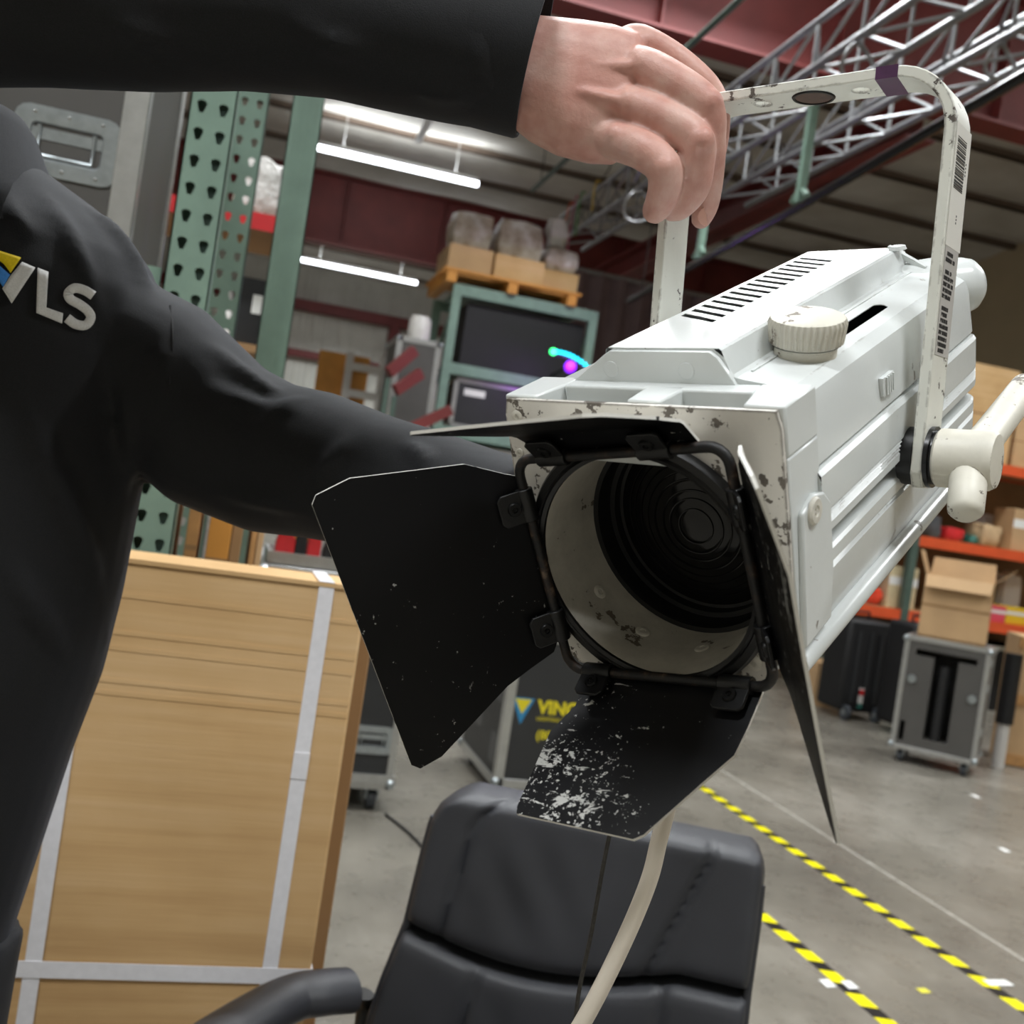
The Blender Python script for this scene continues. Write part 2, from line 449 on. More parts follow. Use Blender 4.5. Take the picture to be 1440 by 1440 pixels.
def outline(poly, n):
    """polygon resampled to n points, one per ray from (0, -0.011)"""
    out = []
    for i in range(n):
        a = 2 * PI * i / n; d = (math.cos(a), math.sin(a)); best = None
        for (x0, z0), (x1, z1) in zip(poly, poly[1:] + poly[:1]):
            ax, az = x0, z0 + 0.011; bx, bz = x1 - x0, z1 - z0
            den = d[0] * bz - d[1] * bx
            if abs(den) < 1e-9: continue
            t = (ax * bz - az * bx) / den; s = (ax * d[1] - az * d[0]) / den
            if t > 0 and -1e-6 <= s <= 1 + 1e-6: best = t if best is None else max(best, t)
        out.append((d[0] * best, d[1] * best - 0.011))
    return out
# ---- front casting
NSEG = 96
shp = [(-0.095, 0.0945), (0.095, 0.0945), (0.096, 0.02), (0.096, -0.045), (0.066, -0.094), (-0.066, -0.094), (-0.096, -0.045), (-0.096, 0.02)]
o2 = outline(shp, NSEG)
circ = [(0.0795 * math.cos(2 * PI * i / NSEG), 0.0795 * math.sin(2 * PI * i / NSEG) - 0.011) for i in range(NSEG)]
low = [(x, min(z, 0.0)) for x, z in o2]
mb = MB()
mb.rings([[V((x, 0.0035, z)) for x, z in circ], [V((x, 0, z)) for x, z in circ], [V((x, 0, z)) for x, z in o2], [V((x, 0.0035, z)) for x, z in o2], [V((x, 0.0035, z)) for x, z in circ]], cap=False)
front = mb.done('front_plate', M_plate, spot, smooth=30)
mb = MB()
for s in (-1, 1):      # end blocks and side walls
    mb.prism([(0.0715 * s, 0.0), (0.0965 * s, 0.0), (0.0965 * s, 0.0435), (0.0635 * s, 0.0435)], (0, 0.0036, 0.066), (1, 0, 0), (0, 1, 0), (0, 0, 0.0305))
    mb.prism([(0.0, -0.052), (0.0435, -0.052), (0.0435, 0.066), (0.0, 0.066)], (0.0965 * s, 0.0036, 0), (0, 1, 0), (0, 0, 1), (-0.014 * s, 0, 0))
    mb.prism([(0.006, -0.054), (0.047, -0.052), (0.054, -0.02), (0.054, 0.022), (0.044, 0.032), (0.030, 0.036), (0.012, 0.030)], (0.0955 * s, 0, 0), (0, 1, 0), (0, 0, 1), (0.0045 * s, 0, 0))
    mb.prism([(0.0945 * s, -0.052), (0.066 * s, -0.092), (0.05 * s, -0.092), (0.07 * s, -0.052)], (0, 0.0036, 0), (1, 0, 0), (0, 0, 1), (0, 0.045, 0))
mb.prism([(-0.004, 0.0), (0.019, 0.0), (0.021, 0.030), (-0.006, 0.030)], (0, 0.0036, 0.08), (1, 0, 0), (0, 1, 0), (0, 0, 0.0165))
mb.bb((-0.066, 0.028, 0.060), (0.066, 0.0436, 0.0965))
mb.bb((-0.066, 0.0036, -0.0935), (0.066, 0.045, -0.088))
mb.bb((-0.094, 0.0036, 0.055), (0.094, 0.04, 0.068))
mb.done('front_casting', M_white, spot, bevel=0.0016)
# slot floors
M_slot = M_white
mb = MB(); mb.bb((-0.07, 0.004, 0.068), (-0.0045, 0.0278, 0.072)); mb.bb((0.0195, 0.004, 0.068), (0.07, 0.0278, 0.072)); mb.done('gel_slot', M_slot, spot)
def screw(p, d, r, h, mats, parent, name='screw'):
    d = V(d).normalized(); p = V(p)
    mb = MB(); mb.lathe([(r, 0), (r, h * 0.6), (r * 0.86, h), (r * 0.42, h), (r * 0.36, h * 0.55), (0, h * 0.5)], p, d, 16)
    a, b, _ = frame_of(d)
    for t in (a, b): mb.bar(p + d * h * 0.7 - t * r * 0.3, p + d * h * 0.7 + t * r * 0.3, r * 0.14, h * 0.3, d)
    return mb.done(name, mats, parent)
screw((0.1, 0.026, 0.027), (1, 0, 0), 0.0085, 0.0025, M_screw, spot)
screw((0.068, 0.0, -0.066), (0, -1, 0), 0.0062, 0.0015, M_screw, spot)
screw((0.040, 0.0, -0.088), (0, -1, 0), 0.005, 0.0015, M_screw, spot)
screw((-0.086, 0.0, 0.083), (0, -1, 0), 0.0042, 0.001, M_screw, spot)
screw((-0.088, 0.0, 0.058), (0, -1, 0), 0.003, 0.001, M_screw, spot)
# ---- lens tube
LC = V((0, 0, -0.011)); AY = V((0, 1, 0))
mb = MB(); mb.lathe([(0.0795, 0.004), (0.0790, -0.003), (0.0765, -0.0050), (0.0745, -0.0045), (0.0735, 0.002), (0.0735, 0.057), (0.070, 0.058)], LC, AY, 72)
mb.done('lens_tube', M_tubein, spot)
mb = MB(); mb.lathe([(0.0745, -0.0035), (0.0750, -0.0065), (0.0775, -0.0075), (0.0792, -0.0062), (0.0800, -0.0072), (0.0845, -0.0066), (0.0862, -0.004), (0.0862, 0.0), (0.0798, 0.0005)], LC, AY, 72)
mb.done('front_ring', M_blk, spot)
mb = MB(); mb.lathe([(0.0737, 0.053), (0.0700, 0.0535), (0.0690, 0.056), (0.0690, 0.068), (0.0655, 0.0685), (0.065, 0.075), (0.0625, 0.0755), (0.062, 0.082)], LC, AY, 72)
mb.done('lens_retainer', M_blk, spot)
mb = MB(); prof = []
for i in range(45):
    r = 0.0645 * (1 - i / 44.0)
    z = 0.076 + 0.012 * math.sin(0.5 * PI * min(1, r / 0.0645)) * 0 - 0.010 * (1 - (r / 0.0645) ** 2)
    step = {6: 0.0010, 9: 0.0008, 13: 0.0010, 17: 0.0008, 21: 0.0011, 26: 0.0010, 30: 0.0012, 35: 0.0010}.get(i, 0)
    prof.append((r, z)); 
    if step: prof += [(r - 0.0003, z - step), (r - 0.0008, z - step), (r - 0.0011, z)]
mb.lathe(prof, LC, AY, 72); mb.done('lens', M_lens, spot, smooth=25)
for a in (215, 247, 283, 318):
    a = math.radians(a); d = V((math.cos(a), 0, math.sin(a)))
    screw(LC + d * 0.0736 + AY * 0.030, -d, 0.0052, 0.0012, M_screw, spot, 'rivet')
# ---- body
half = [(0.0385, 0.118), (0.0405, 0.1165), (0.0455, 0.1010), (0.0480, 0.0998), (0.0820, 0.0945), (0.0900, 0.0890), (0.0925, 0.0800), (0.0955, 0.0470),
        (0.0930, 0.0462), (0.0930, 0.0450), (0.0965, 0.0440), (0.0985, 0.0410), (0.0985, 0.0170), (0.0970, 0.0160), (0.0985, 0.0150), (0.0970, 0.0138), (0.0985, 0.0126), (0.0970, 0.0114), (0.0985, 0.0102), (0.0970, 0.0092), (0.0985, 0.0080),
        (0.0985, 0.0030), (0.0970, 0.0010), (0.0860, 0.0010), (0.0860, -0.0090), (0.0950, -0.0100), (0.0968, -0.0120), (0.0968, -0.0200), (0.0955, -0.0212), (0.0968, -0.0224), (0.0955, -0.0236), (0.0968, -0.0248), (0.0960, -0.0480), (0.0930, -0.0580), (0.0880, -0.0620), (0.0560, -0.0900)]
sec = [(x, z) for x, z in half] + [(-x, z) for x, z in half[::-1]]
def sec_at(y, kx=1.0, kz=1.0, dz=0.0): return [V((x * kx, y, z * kz + dz)) for x, z in sec]
mb = MB()
mb.rings([sec_at(0.399, 0.6, 0.6), sec_at(0.399, 0.59, 0.59)])
mb.rings([sec_at(0.0436), sec_at(0.372), sec_at(0.386, 0.97, 0.96), sec_at(0.396, 0.86, 0.86), sec_at(0.399, 0.6, 0.6)], cap=False)
# real openings: vent slots in the ridge top, focus slot in the right shoulder
for f in list(mb.bm.faces):
    ys = [v.co.y for v in f.verts]
    if len(f.verts) == 4 and abs(min(ys) - 0.0436) < 1e-5 and abs(max(ys) - 0.372) < 1e-5:
        c_ = f.calc_center_median()
        if all(abs(v.co.z - 0.118) < 1e-5 for v in f.verts) or (0.06 < c_.x < 0.07 and c_.z > 0.09): mb.bm.faces.remove(f)
def panel(P, zf, th=0.0006):
    mb.rings([[V((x, y, zf(x))) for x, y in P], [V((x, y, zf(x) - th)) for x, y in P]])
VA, VB, VS, VW = -0.0335, 0.0015, 0.021, 0.0036
zr = lambda x: 0.118
panel([(-0.0385, 0.0436), (VA, 0.0436), (VA, 0.372), (-0.0385, 0.372)], zr); panel([(VB, 0.0436), (0.0385, 0.0436), (0.0385, 0.372), (VB, 0.372)], zr)
slots = [0.1345 + 0.0148 * i for i in range(15)]
panel([(VA, 0.0436), (VB, 0.0436), (VB, slots[0] - VW - VS), (VA, slots[0] - VW)], zr)
for p, q in zip(slots[:-1], slots[1:]): panel([(VA, p + VW), (VB, p + VW - VS), (VB, q - VW - VS), (VA, q - VW)], zr)
panel([(VA, slots[-1] + VW), (VB, slots[-1] + VW - VS), (VB, 0.372), (VA, 0.372)], zr)
zs = lambda x: 0.0998 + (x - 0.048) * (0.0945 - 0.0998) / 0.034
FA, FB, FY0, FY1, FC = 0.0603, 0.0707, 0.150, 0.252, 0.004
panel([(0.048, 0.0436), (0.082, 0.0436), (0.082, FY0), (0.048, FY0)], zs); panel([(0.048, FY1), (0.082, FY1), (0.082, 0.372), (0.048, 0.372)], zs)
panel([(0.048, FY0), (FA, FY0), (FA, FY1), (0.048, FY1)], zs); panel([(FB, FY0), (0.082, FY0), (0.082, FY1), (FB, FY1)], zs)
panel([(FA, FY1 - FC), (FA + FC, FY1), (FA, FY1)], zs); panel([(FB, FY1 - FC), (FB, FY1), (FB - FC, FY1)], zs)
bo = outline(sec[::-1], NSEG)
mb.rings([[V((x, 0.0437, z)) for x, z in bo], [V((x, 0.0437, z)) for x, z in circ]], cap=False)
body = mb.done('body', M_white, spot, smooth=28)
# black-painted liner added inside the body so the slots read dark
mb = MB(); mb.lathe([(0.066, 0.10), (0.078, 0.11), (0.078, 0.36), (0.02, 0.375)], (0, 0, 0.004), (0, 1, 0), 32, cap=True); mb.done('dark_liner', M_blk, spot)
# ridge front face with two pads
mb = MB()
mb.prism([(-0.066, 0.096), (-0.041, 0.1135), (-0.036, 0.1165), (0.034, 0.1165), (0.039, 0.113), (0.050, 0.096)], (0, 0.0400, 0), (1, 0, 0), (0, 0, 1), (0, 0.006, 0))
for x in (-0.036, 0.018): mb.cyl((x, 0.0403, 0.1045), (x, 0.0394, 0.1045), 0.0055, seg=18)
mb.done('ridge_face', M_white, spot, bevel=0.0012)
# groove line beside ridge, rear rivet, rear vent ridge
mb = MB(); mb.bar((0.0515, 0.06, 0.0996), (0.0515, 0.36, 0.0996), 0.0015, 0.0012); mb.done('groove', M_slot, spot)
mb = MB(); mb.lathe([(0.007, 0), (0.006, 0.003), (0.0, 0.0035)], (0.041, 0.362, 0.118), (0, 0, 1), 14); mb.bar((0.03, 0.372, 0.1183), (0.06, 0.372, 0.1), 0.006, 0.004); mb.done('rear_bracket', M_white, spot)
# catch on the side
mb = MB(); mb.bb((0.089, 0.158, 0.0555), (0.0968, 0.179, 0.0685))
for i in range(4): mb.bb((0.0965, 0.163 + 0.004 * i, 0.056), (0.098, 0.1648 + 0.004 * i, 0.068))
mb.done('side_catch', M_white, spot)
# lower rail
mb = MB(); mb.tube([(0.093, 0.006, -0.066), (0.093, 0.375, -0.066)], 0.0078, 14); mb.done('lower_rail', M_white, spot)
# rear cap
mb = MB(); mb.lathe([(0.027, -0.03), (0.027, 0.012), (0.0255, 0.014), (0.0235, 0.015), (0.0235, 0.028), (0.021, 0.036), (0.0155, 0.0415), (0.007, 0.0445), (0, 0.045)], (0.058, 0.388, 0.078), (0.72, 0.69, 0), 32); mb.done('rear_cap', M_white, spot)
# ---- focus knob
KO = V((0.0635, 0.112, 0.0965)); KD = V((0.14, -0.02, 1)).normalized(); ka, kb, _ = frame_of(KD)
mb = MB(); mb.lathe([(0.0195, -0.006), (0.0195, 0.006), (0.0215, 0.0075)], KO, KD, 40)
rings = []
for z, rr, fl in ((0.0075, 0.0205, 0), (0.009, 0.0232, 1), (0.0215, 0.0245, 1), (0.0245, 0.0232, 0.3), (0.026, 0.020, 0), (0.0265, 0.006, 0), (0.0265, 0.0002, 0)):
    rings.append([KO + KD * z + (ka * math.cos(2 * PI * i / 160) + kb * math.sin(2 * PI * i / 160)) * (rr - (0.0011 * fl if (i % 4) < 2 else 0)) for i in range(160)])
mb.rings(rings, cap=False)
mb.done('focus_knob', M_knob, spot, smooth=35)
# ---- yoke
HX, YT, BW, PY0, TH, HH = 0.1118, 0.0078, 0.0377, 0.2025, 0.3566, 0.2683
def YK(x, y, z):
    c, s = math.cos(TH), math.sin(TH)
    return V((0.0017 + x, PY0 + y * c + z * s, -y * s + z * c))
path = []; RC = 0.042; HM = HX - YT / 2; ZT = HH - YT / 2
path += [((HM, z), (-1, 0)) for z in (-0.022, -0.012, 0.06, 0.15, ZT - RC)]
path += [((HM - RC + RC * math.cos(a), ZT - RC + RC * math.sin(a)), (-math.cos(a), -math.sin(a))) for a in [math.radians(x) for x in range(10, 90, 10)]]
path += [((x, ZT), (0, -1)) for x in (HM - RC, 0.02, -0.02, -(HM - RC))]
path += [((-HM + RC - RC * math.sin(a), ZT - RC + RC * math.cos(a)), (math.sin(a), -math.cos(a))) for a in [math.radians(x) for x in range(10, 90, 10)]]
path += [((-HM, z), (1, 0)) for z in (ZT - RC, 0.15, 0.06, -0.012, -0.022)]
rings = []
for i, ((x, z), (nx, nz)) in enumerate(path):
    w = BW / 2 * (0.62 if i in (0, len(path) - 1) else 1)
    rings.append([YK(x + nx * t * YT / 2, y, z + nz * t * YT / 2) for t, y in ((-1, -w), (-1, w), (1, w), (1, -w))])
mb = MB(); mb.rings(rings)
yoke = mb.done('yoke', M_yoke, spot, smooth=35, bevel=0.0009)
dz = YK(0, 0, 1) - YK(0, 0, 0); holes = []
for x in (-0.0382, 0.0377):
    mb = MB(); mb.cyl(YK(x, 0, HH - YT - 0.01), YK(x, 0, HH + 0.01), 0.0062, seg=24); holes.append(mb)
cut(yoke, holes)
mb = MB(); mb.lathe([(0.0159, 0.0002), (0.0151, 0.0012), (0.0135, 0.0012), (0.0132, 0.0003)], YK(0.002, 0, HH - YT), -dz, 24); mb.done('bushing_rim', M_dscrew, yoke)
mb = MB(); mb.lathe([(0.0135, 0.0004), (0, 0.0004)], YK(0.002, 0, HH - YT), -dz, 24); mb.done('bushing', M_brown, yoke)
mb = MB()
rr = []
for x, sh in ((0.054, 0), (0.0695, 0)):
    rr.append([YK(x + (y > 0) * -0.004, y, HH - YT / 2 + t * (YT / 2 + 0.0004)) for t, y in ((-1, -BW / 2 - 0.0004), (-1, BW / 2 + 0.0004), (1, BW / 2 + 0.0004), (1, -BW / 2 - 0.0004))])
mb.rings(rr); mb.done('purple_tape', M_purple, yoke)
def yface(mb, y0, y1, z0, z1, h):   # flat patch on the outer face of the right leg
    mb.rings([[YK(HX + t, y, z) for y, z in ((y0, z0), (y1, z0), (y1, z1), (y0, z1))] for t in (0.0001, h)])
mb = MB(); yface(mb, -0.0165, 0.0195, 0.144, 0.226, 0.0004); lab = mb.done('barcode_label', M_label, yoke)
mb = MB(); random.seed(3); z = 0.2175
while z > 0.183:
    w = random.choice((0.0005, 0.0005, 0.0009, 0.0013)); yface(mb, -0.012, 0.0095, z - w, z, 0.0006); z -= w + random.choice((0.0005, 0.0006, 0.0010))
for i, zz in enumerate((0.203, 0.2005, 0.198, 0.1955)): yface(mb, 0.0118, 0.0132, zz, zz + 0.0012, 0.0006)
for zz in (0.1655, 0.1632, 0.1609): yface(mb, 0.001, 0.0024, zz, zz + 0.0013, 0.0006)
mb.done('barcode', M_ink, yoke)
mb = MB(); yface(mb, -0.0155, 0.0165, 0.070, 0.1445, 0.0003); mb.done('warning_label', M_greylab, yoke)
mb = MB(); z = 0.1405
for n_ in (5, 8, 0, 6, 9, 9, 8, 9, 0, 6, 5, 6, 8, 8, 8, 8, 5):
    if n_:
        x = -0.0135 + (9 - n_) * 0.0008
        for c in range(n_):
            w = random.choice((0.0018, 0.0022, 0.0024))
            yface(mb, x, x + 0.0007, z - 0.0028, z, 0.0005)
            if random.random() < 0.8: yface(mb, x + w - 0.0007, x + w, z - 0.0028, z, 0.0005)
            if random.random() < 0.7: yface(mb, x, x + w, z - 0.0006 - random.choice((0, 0.0011, 0.0022)), z - random.choice((0, 0.0011)), 0.0005)
            x += w + 0.0006
    z -= 0.0041
mb.done('warning_text', M_ink, yoke)
# ---- tilt clutch on the right leg
PV = YK(HX, 0, 0)
mb = MB(); mb.cyl(PV + V((-0.018, 0, 0)), PV + V((-0.008, 0, 0)), 0.0205, seg=32); mb.done('clutch_disc', M_blk, spot)
mb = MB(); mb.cyl(PV, PV + V((0.003, 0, 0)), 0.0215, seg=32); mb.cyl(PV + V((0.0028, 0, 0)), PV + V((0.0046, 0, 0)), 0.019, seg=32); mb.done('washer', M_blkg, spot)
mb = MB(); mb.lathe([(0.0, 0.0045), (0.0185, 0.0045), (0.0205, 0.0065), (0.0205, 0.040), (0.0185, 0.0435), (0.008, 0.045), (0, 0.0451)], PV, (1, 0, 0), 32)
HC = PV + V((0.026, 0, 0)); hd = V((0.0, 1.0, 0.035)).normalized()
mb.tube([HC, HC + hd * 0.05, HC + hd * 0.158, HC + hd * 0.162, HC + hd * 0.164], [0.0125, 0.0120, 0.0118, 0.009, 0.003], 20)
hd2 = V((0.16, -0.8, -0.42)).normalized()
mb.tube([HC, HC + hd2 * 0.030, HC + hd2 * 0.046, HC + hd2 * 0.0495, HC + hd2 * 0.051], [0.0125, 0.0120, 0.0115, 0.0085, 0.003], 20)
mb.done('tilt_handle', M_knob, spot)
mb = MB(); mb.lathe([(0.022, 0.0), (0.022, 0.012), (0.018, 0.02), (0, 0.021)], YK(-HX, 0, 0), (-1, 0, 0), 24); mb.done('pivot_nut', M_knob, spot)
# ---- barn doors
BA = math.radians(7.5); BS = 0.076
BX = V((math.cos(BA), 0, math.sin(BA))); BZ = V((-math.sin(BA), 0, math.cos(BA))); BO = V((0.002, -0.0115, -0.008))
def BP(x, y, z): return BO + BX * x + AY * y + BZ * z
pts = []
rc = 0.012
for (sx, sz), a0 in (((1, 1), 0), ((-1, 1), 90), ((-1, -1), 180), ((1, -1), 270)):
    for a in range(a0, a0 + 91, 18):
        pts.append(BP(sx * (BS - rc) + rc * math.cos(math.radians(a)), 0, sz * (BS - rc) + rc * math.sin(math.radians(a))))
pts.append(pts[0]); pts.append(pts[1])
mb = MB(); mb.tube(pts, 0.0034, 10); mb.done('barn_door_frame', M_rust, spot)
def leaf(e_out, e_lat, hinge, poly, deg, mat, crease=0.026, bend=-4, brackets=((0.045), (-0.042)), curl=0.0):
    t = math.radians(deg)
    e1 = (e_out * math.cos(t) - AY * math.sin(t)).normalized(); n = e1.cross(e_lat).normalized()
    if n.dot(e_out * math.sin(t) + AY * math.cos(t)) < 0: n = -n       # n points to the outside
    bm = bmesh.new(); bm.faces.new([bm.verts.new((o, l, 0)) for o, l in poly])
    for c in (crease - 0.002, crease + 0.002, 0.05, 0.075, 0.1):
        bmesh.ops.bisect_plane(bm, geom=bm.verts[:] + bm.edges[:] + bm.faces[:], plane_co=(c, 0, 0), plane_no=(1, 0, 0))
    for c in (-0.06, -0.03, 0.0, 0.03, 0.045, 0.06, 0.075):
        bmesh.ops.bisect_plane(bm, geom=bm.verts[:] + bm.edges[:] + bm.faces[:], plane_co=(0, c, 0), plane_no=(0, 1, 0))
    for v in bm.verts:
        o, l = v.co.x, v.co.y
        b_ = math.radians(bend); ex_ = max(0, o - crease)
        h = math.sin(b_) * ex_ + 0.0015 * noise.noise(V((o * 7, l * 7, deg)))
        if curl and l > 0.045: h += curl * (l - 0.045) / 0.05 * min(1, o / 0.09)
        v.co = hinge + e1 * (min(o, crease) + math.cos(b_) * ex_) + e_lat * l + n * (h + 0.004)
    for f in bm.faces:
        f.smooth = True
    me = bpy.data.meshes.new('barn_door_leaf'); 
    bm.normal_update()
    if sum((f.normal.dot(n) * f.calc_area() for f in bm.faces)) > 0: bmesh.ops.reverse_faces(bm, faces=bm.faces[:])
    bm.to_mesh(me); bm.free()
    for m in (mat, M_leafw): me.materials.append(m)
    ob = bpy.data.objects.new('barn_door_leaf', me); COL.objects.link(ob); ob.parent = spot
    so = ob.modifiers.new('thickness', 'SOLIDIFY'); so.thickness = 0.0019; so.offset = -1; so.material_offset = 1; so.material_offset_rim = 1; so.use_even_offset = False
    es = ob.modifiers.new('crisp_edges', 'EDGE_SPLIT'); es.split_angle = math.radians(40)
    for l in brackets:
        p = hinge + e_lat * l
        mb = MB(); mb.prism([(-0.004, -0.011), (0.017, -0.011), (0.020, -0.008), (0.020, 0.008), (0.017, 0.011), (-0.004, 0.011)], p - n * 0.0008 + n * 0.0005, e1, e_lat, -n * 0.0026)
        mb.tube([p - e_lat * 0.011, p + e_lat * 0.011], 0.0058, 12)
        mb.done('hinge_bracket', M_blk, ob, bevel=0.0006)
        screw(p + e1 * 0.010 - n * 0.002, -n, 0.0048, 0.0026, M_dscrew, ob, 'hinge_screw')
    return ob
polyL = [(0.000, 0.064), (0.008, 0.068), (0.033, 0.083), (0.106, 0.0975), (0.129, 0.094), (0.133, 0.089), (0.123, -0.099), (0.118, -0.104), (0.102, -0.102), (0.045, -0.073), (0.007, -0.062), (0.001, -0.053)]
polyB = [(0.000, -0.064), (0.000, 0.066), (0.028, 0.065), (0.047, 0.064), (0.068, 0.052), (0.108, 0.030), (0.112, 0.025), (0.112, -0.060), (0.107, -0.0625), (0.049, -0.069), (0.026, -0.061)]
polyT = [(0.000, -0.064), (0.000, 0.062), (0.028, 0.075), (0.062, 0.076), (0.104, 0.080), (0.1095, 0.073), (0.110, -0.060), (0.104, -0.068), (0.055, -0.068), (0.026, -0.063)]
polyT = [(o, -l) for o, l in polyT]
leaf(-BX, BZ, BP(-BS, 0, 0), polyL, 55, M_leaf)
leaf(BX, BZ, BP(BS, 0, 0), polyL, 53, M_leaf, brackets=(0.040, -0.045), curl=-0.008)
leaf(-BZ, BX, BP(0, 0, -BS), polyB, 65, M_leafb, brackets=(0.050, -0.052))
leaf(BZ, BX, BP(0, 0, BS), [(o, l * 0.9) for o, l in polyT][::-1], 38, M_leaf, crease=0.020, bend=-33, brackets=(0.030, -0.045))
# ---- cables
def spline(P, n=10):
    P = [V(p) for p in P]; P = [P[0] * 2 - P[1]] + P + [P[-1] * 2 - P[-2]]; out = []
    for i in range(1, len(P) - 2):
        for j in range(n):
            t = j / n
            out.append(0.5 * ((2 * P[i]) + (P[i + 1] - P[i - 1]) * t + (2 * P[i - 1] - 5 * P[i] + 4 * P[i + 1] - P[i + 2]) * t * t + (3 * P[i] - P[i - 1] - 3 * P[i + 1] + P[i + 2]) * t ** 3))
    return out + [P[-2]]
mb = MB(); mb.tube(spline([SPW((0.02, 0.36, -0.05)), SPW((0.01, 0.30, -0.105)), at(1020, 960, 0.770), at(955, 1090, 0.752), at(930, 1170, 0.734), at(912, 1240, 0.725), at(872, 1335, 0.716), at(815, 1445, 0.707), at(740, 1560, 0.716), at(690, 1750, 0.752), at(690, 2100, 0.805)]), 0.0059, 12)
mb.done('power_cable', M_cable, spot, world=True)
mb = MB(); mb.tube(spline([SPW((-0.03, 0.16, -0.088)), at(890, 1050, 0.770), at(856, 1180, 0.761), at(832, 1310, 0.761), at(812, 1410, 0.761), at(805, 1520, 0.761), at(800, 1700, 0.770)]), 0.0016, 8)
mb.done('safety_wire', M_wire, spot, world=True)
# ================================================================ the person holding the spotlight
from mathutils.bvhtree import BVHTree
person = thing('person', 'person in a black pullover with a chest logo holding up the spotlight', 'person', (-0.31, 1.10, 0))
k = NT('skin')
bl = k.noise(38, 3); mo = k.noise(240, 2)
k.set(Base_Color=k.ramp(bl, [(0.32, srgb('ba8578')), (0.5, srgb('c6978a')), (0.7, srgb('d0a99d'))]), Roughness=k.math('ADD', 0.42, k.math('MULTIPLY', mo, 0.15)), Subsurface_Weight=0.12, Subsurface_Radius=(0.012, 0.005, 0.003), Subsurface_Scale=0.6)
k.bump(k.math('ADD', k.noise(420, 2), k.math('MULTIPLY', k.noise(60, 4), 0.8)), 0.30, 0.0007)
M_skin = k.m
k = NT('black_pullover_cloth')
k.set(Base_Color=k.ramp(k.noise(900, 2), [(0.3, srgb('0b0c0e')), (0.7, srgb('17181b'))]), Roughness=0.75, Sheen_Weight=0.10, Sheen_Roughness=0.4, Sheen_Tint=(0.6, 0.65, 0.8, 1), Specular_IOR_Level=0.35)
k.bump(k.math('ADD', k.noise(1300, 2), k.math('MULTIPLY', k.noise(14, 3), 3.0)), 0.25, 0.0012)
M_cloth = k.m
M_trouser = simple('dark_trousers', '1b1c20', 0.85, var=0.2, scale=40)
M_shoe = simple('black_shoe', '101010', 0.5)
M_hair = simple('brown_hair', '3a281c', 0.6, var=0.3, scale=120)
M_nail = simple('fingernail', 'd9a797', 0.3)

def ell(c, ax, ay, n=28, p=2.0):
    """ring of a (super)ellipse round c with half axes ax, ay (vectors)"""
    c = V(c); out = []
    for i in range(n):
        a = 2 * PI * i / n; ca_, sa_ = math.cos(a), math.sin(a)
        out.append(c + V(ax) * math.copysign(abs(ca_) ** (2 / p), ca_) + V(ay) * math.copysign(abs(sa_) ** (2 / p), sa_))
    return out
def remeshed(mb, name, mat, parent, voxel, smooth=6, fac=0.5):
    o = mb.done(name, mat, parent, smooth=0, world=True)
    r = o.modifiers.new('r', 'REMESH'); r.mode = 'VOXEL'; r.voxel_size = voxel; r.use_smooth_shade = True
    s = o.modifiers.new('s', 'SMOOTH'); s.factor = fac; s.iterations = smooth
    dg = bpy.context.evaluated_depsgraph_get(); dg.update()
    me = bpy.data.meshes.new_from_object(o.evaluated_get(dg))
    o.modifiers.clear(); old = o.data; o.data = me; bpy.data.meshes.remove(old)
    me.materials.clear(); me.materials.append(mat)
    for p in me.polygons: p.use_smooth = True
    return o

EXX = V((1, 0, 0)); EYY = V((0, 1, 0))
# arm centre lines (shared by body and sleeves): point, radius of the sleeve
armR = [(V((-0.46, 0.99, 1.53)), 0.085), (V((-0.41, 0.92, 1.60)), 0.082), (at(-90, -12, 0.79), 0.070), (at(60, -10, 0.775), 0.0655), (at(200, 4, 0.77), 0.0615), (at(340, 8, 0.767), 0.0585), (at(470, 22, 0.765), 0.0570), (at(560, 42, 0.765), 0.0570), (at(640, 58, 0.765), 0.0570), (at(700, 70, 0.765), 0.0560), (at(722, 76, 0.765), 0.0550)]
armL = [(V((-0.185, 1.08, 1.485)), 0.078), (at(222, 532, 1.01), 0.080), (at(308, 612, 1.0), 0.077), (at(385, 645, 0.985), 0.072), (at(450, 655, 0.965), 0.068), (at(530, 678, 0.93), 0.060), (at(610, 695, 0.89), 0.053), (at(690, 716, 0.845), 0.047), (at(745, 730, 0.815), 0.044)]
# ---- pullover
mb = MB()
tor = [(0.74, -0.325, 0.165, 0.115, 1.10), (0.80, -0.325, 0.178, 0.122, 1.10), (0.891, -0.32, 0.176, 0.120, 1.10), (0.974, -0.315, 0.185, 0.122, 1.10), (1.083, -0.305, 0.193, 0.126, 1.095), (1.16, -0.30, 0.205, 0.130, 1.09), (1.241, -0.295, 0.208, 0.132, 1.085),
       (1.37, -0.285, 0.203, 0.134, 1.08), (1.46, -0.285, 0.200, 0.128, 1.08), (1.52, -0.29, 0.204, 0.118, 1.085), (1.555, -0.295, 0.190, 0.106, 1.09), (1.58, -0.297, 0.166, 0.094, 1.095), (1.60, -0.30, 0.142, 0.084, 1.10), (1.62, -0.305, 0.108, 0.075, 1.10), (1.642, -0.32, 0.074, 0.066, 1.10), (1.655, -0.33, 0.060, 0.060, 1.10)]
mb.rings([ell((cx, cy, z), EXX * rx, EYY * ry, 40, 2.35) for z, cx, rx, ry, cy in tor])
for arm in (armR, armL):
    mb.tube([p for p, r in arm], [r for p, r in arm], 24)
bm_ = mb.bm.copy(); bvh = BVHTree.FromBMesh(bm_); bm_.free()
def cam_hit(bv, px, py, off=0.0):
    d = ray(px, py).normalized(); h = bv.ray_cast(V((0, 0, CAM_Z)), d)
    return h[0] - d * off if h[0] is not None else None
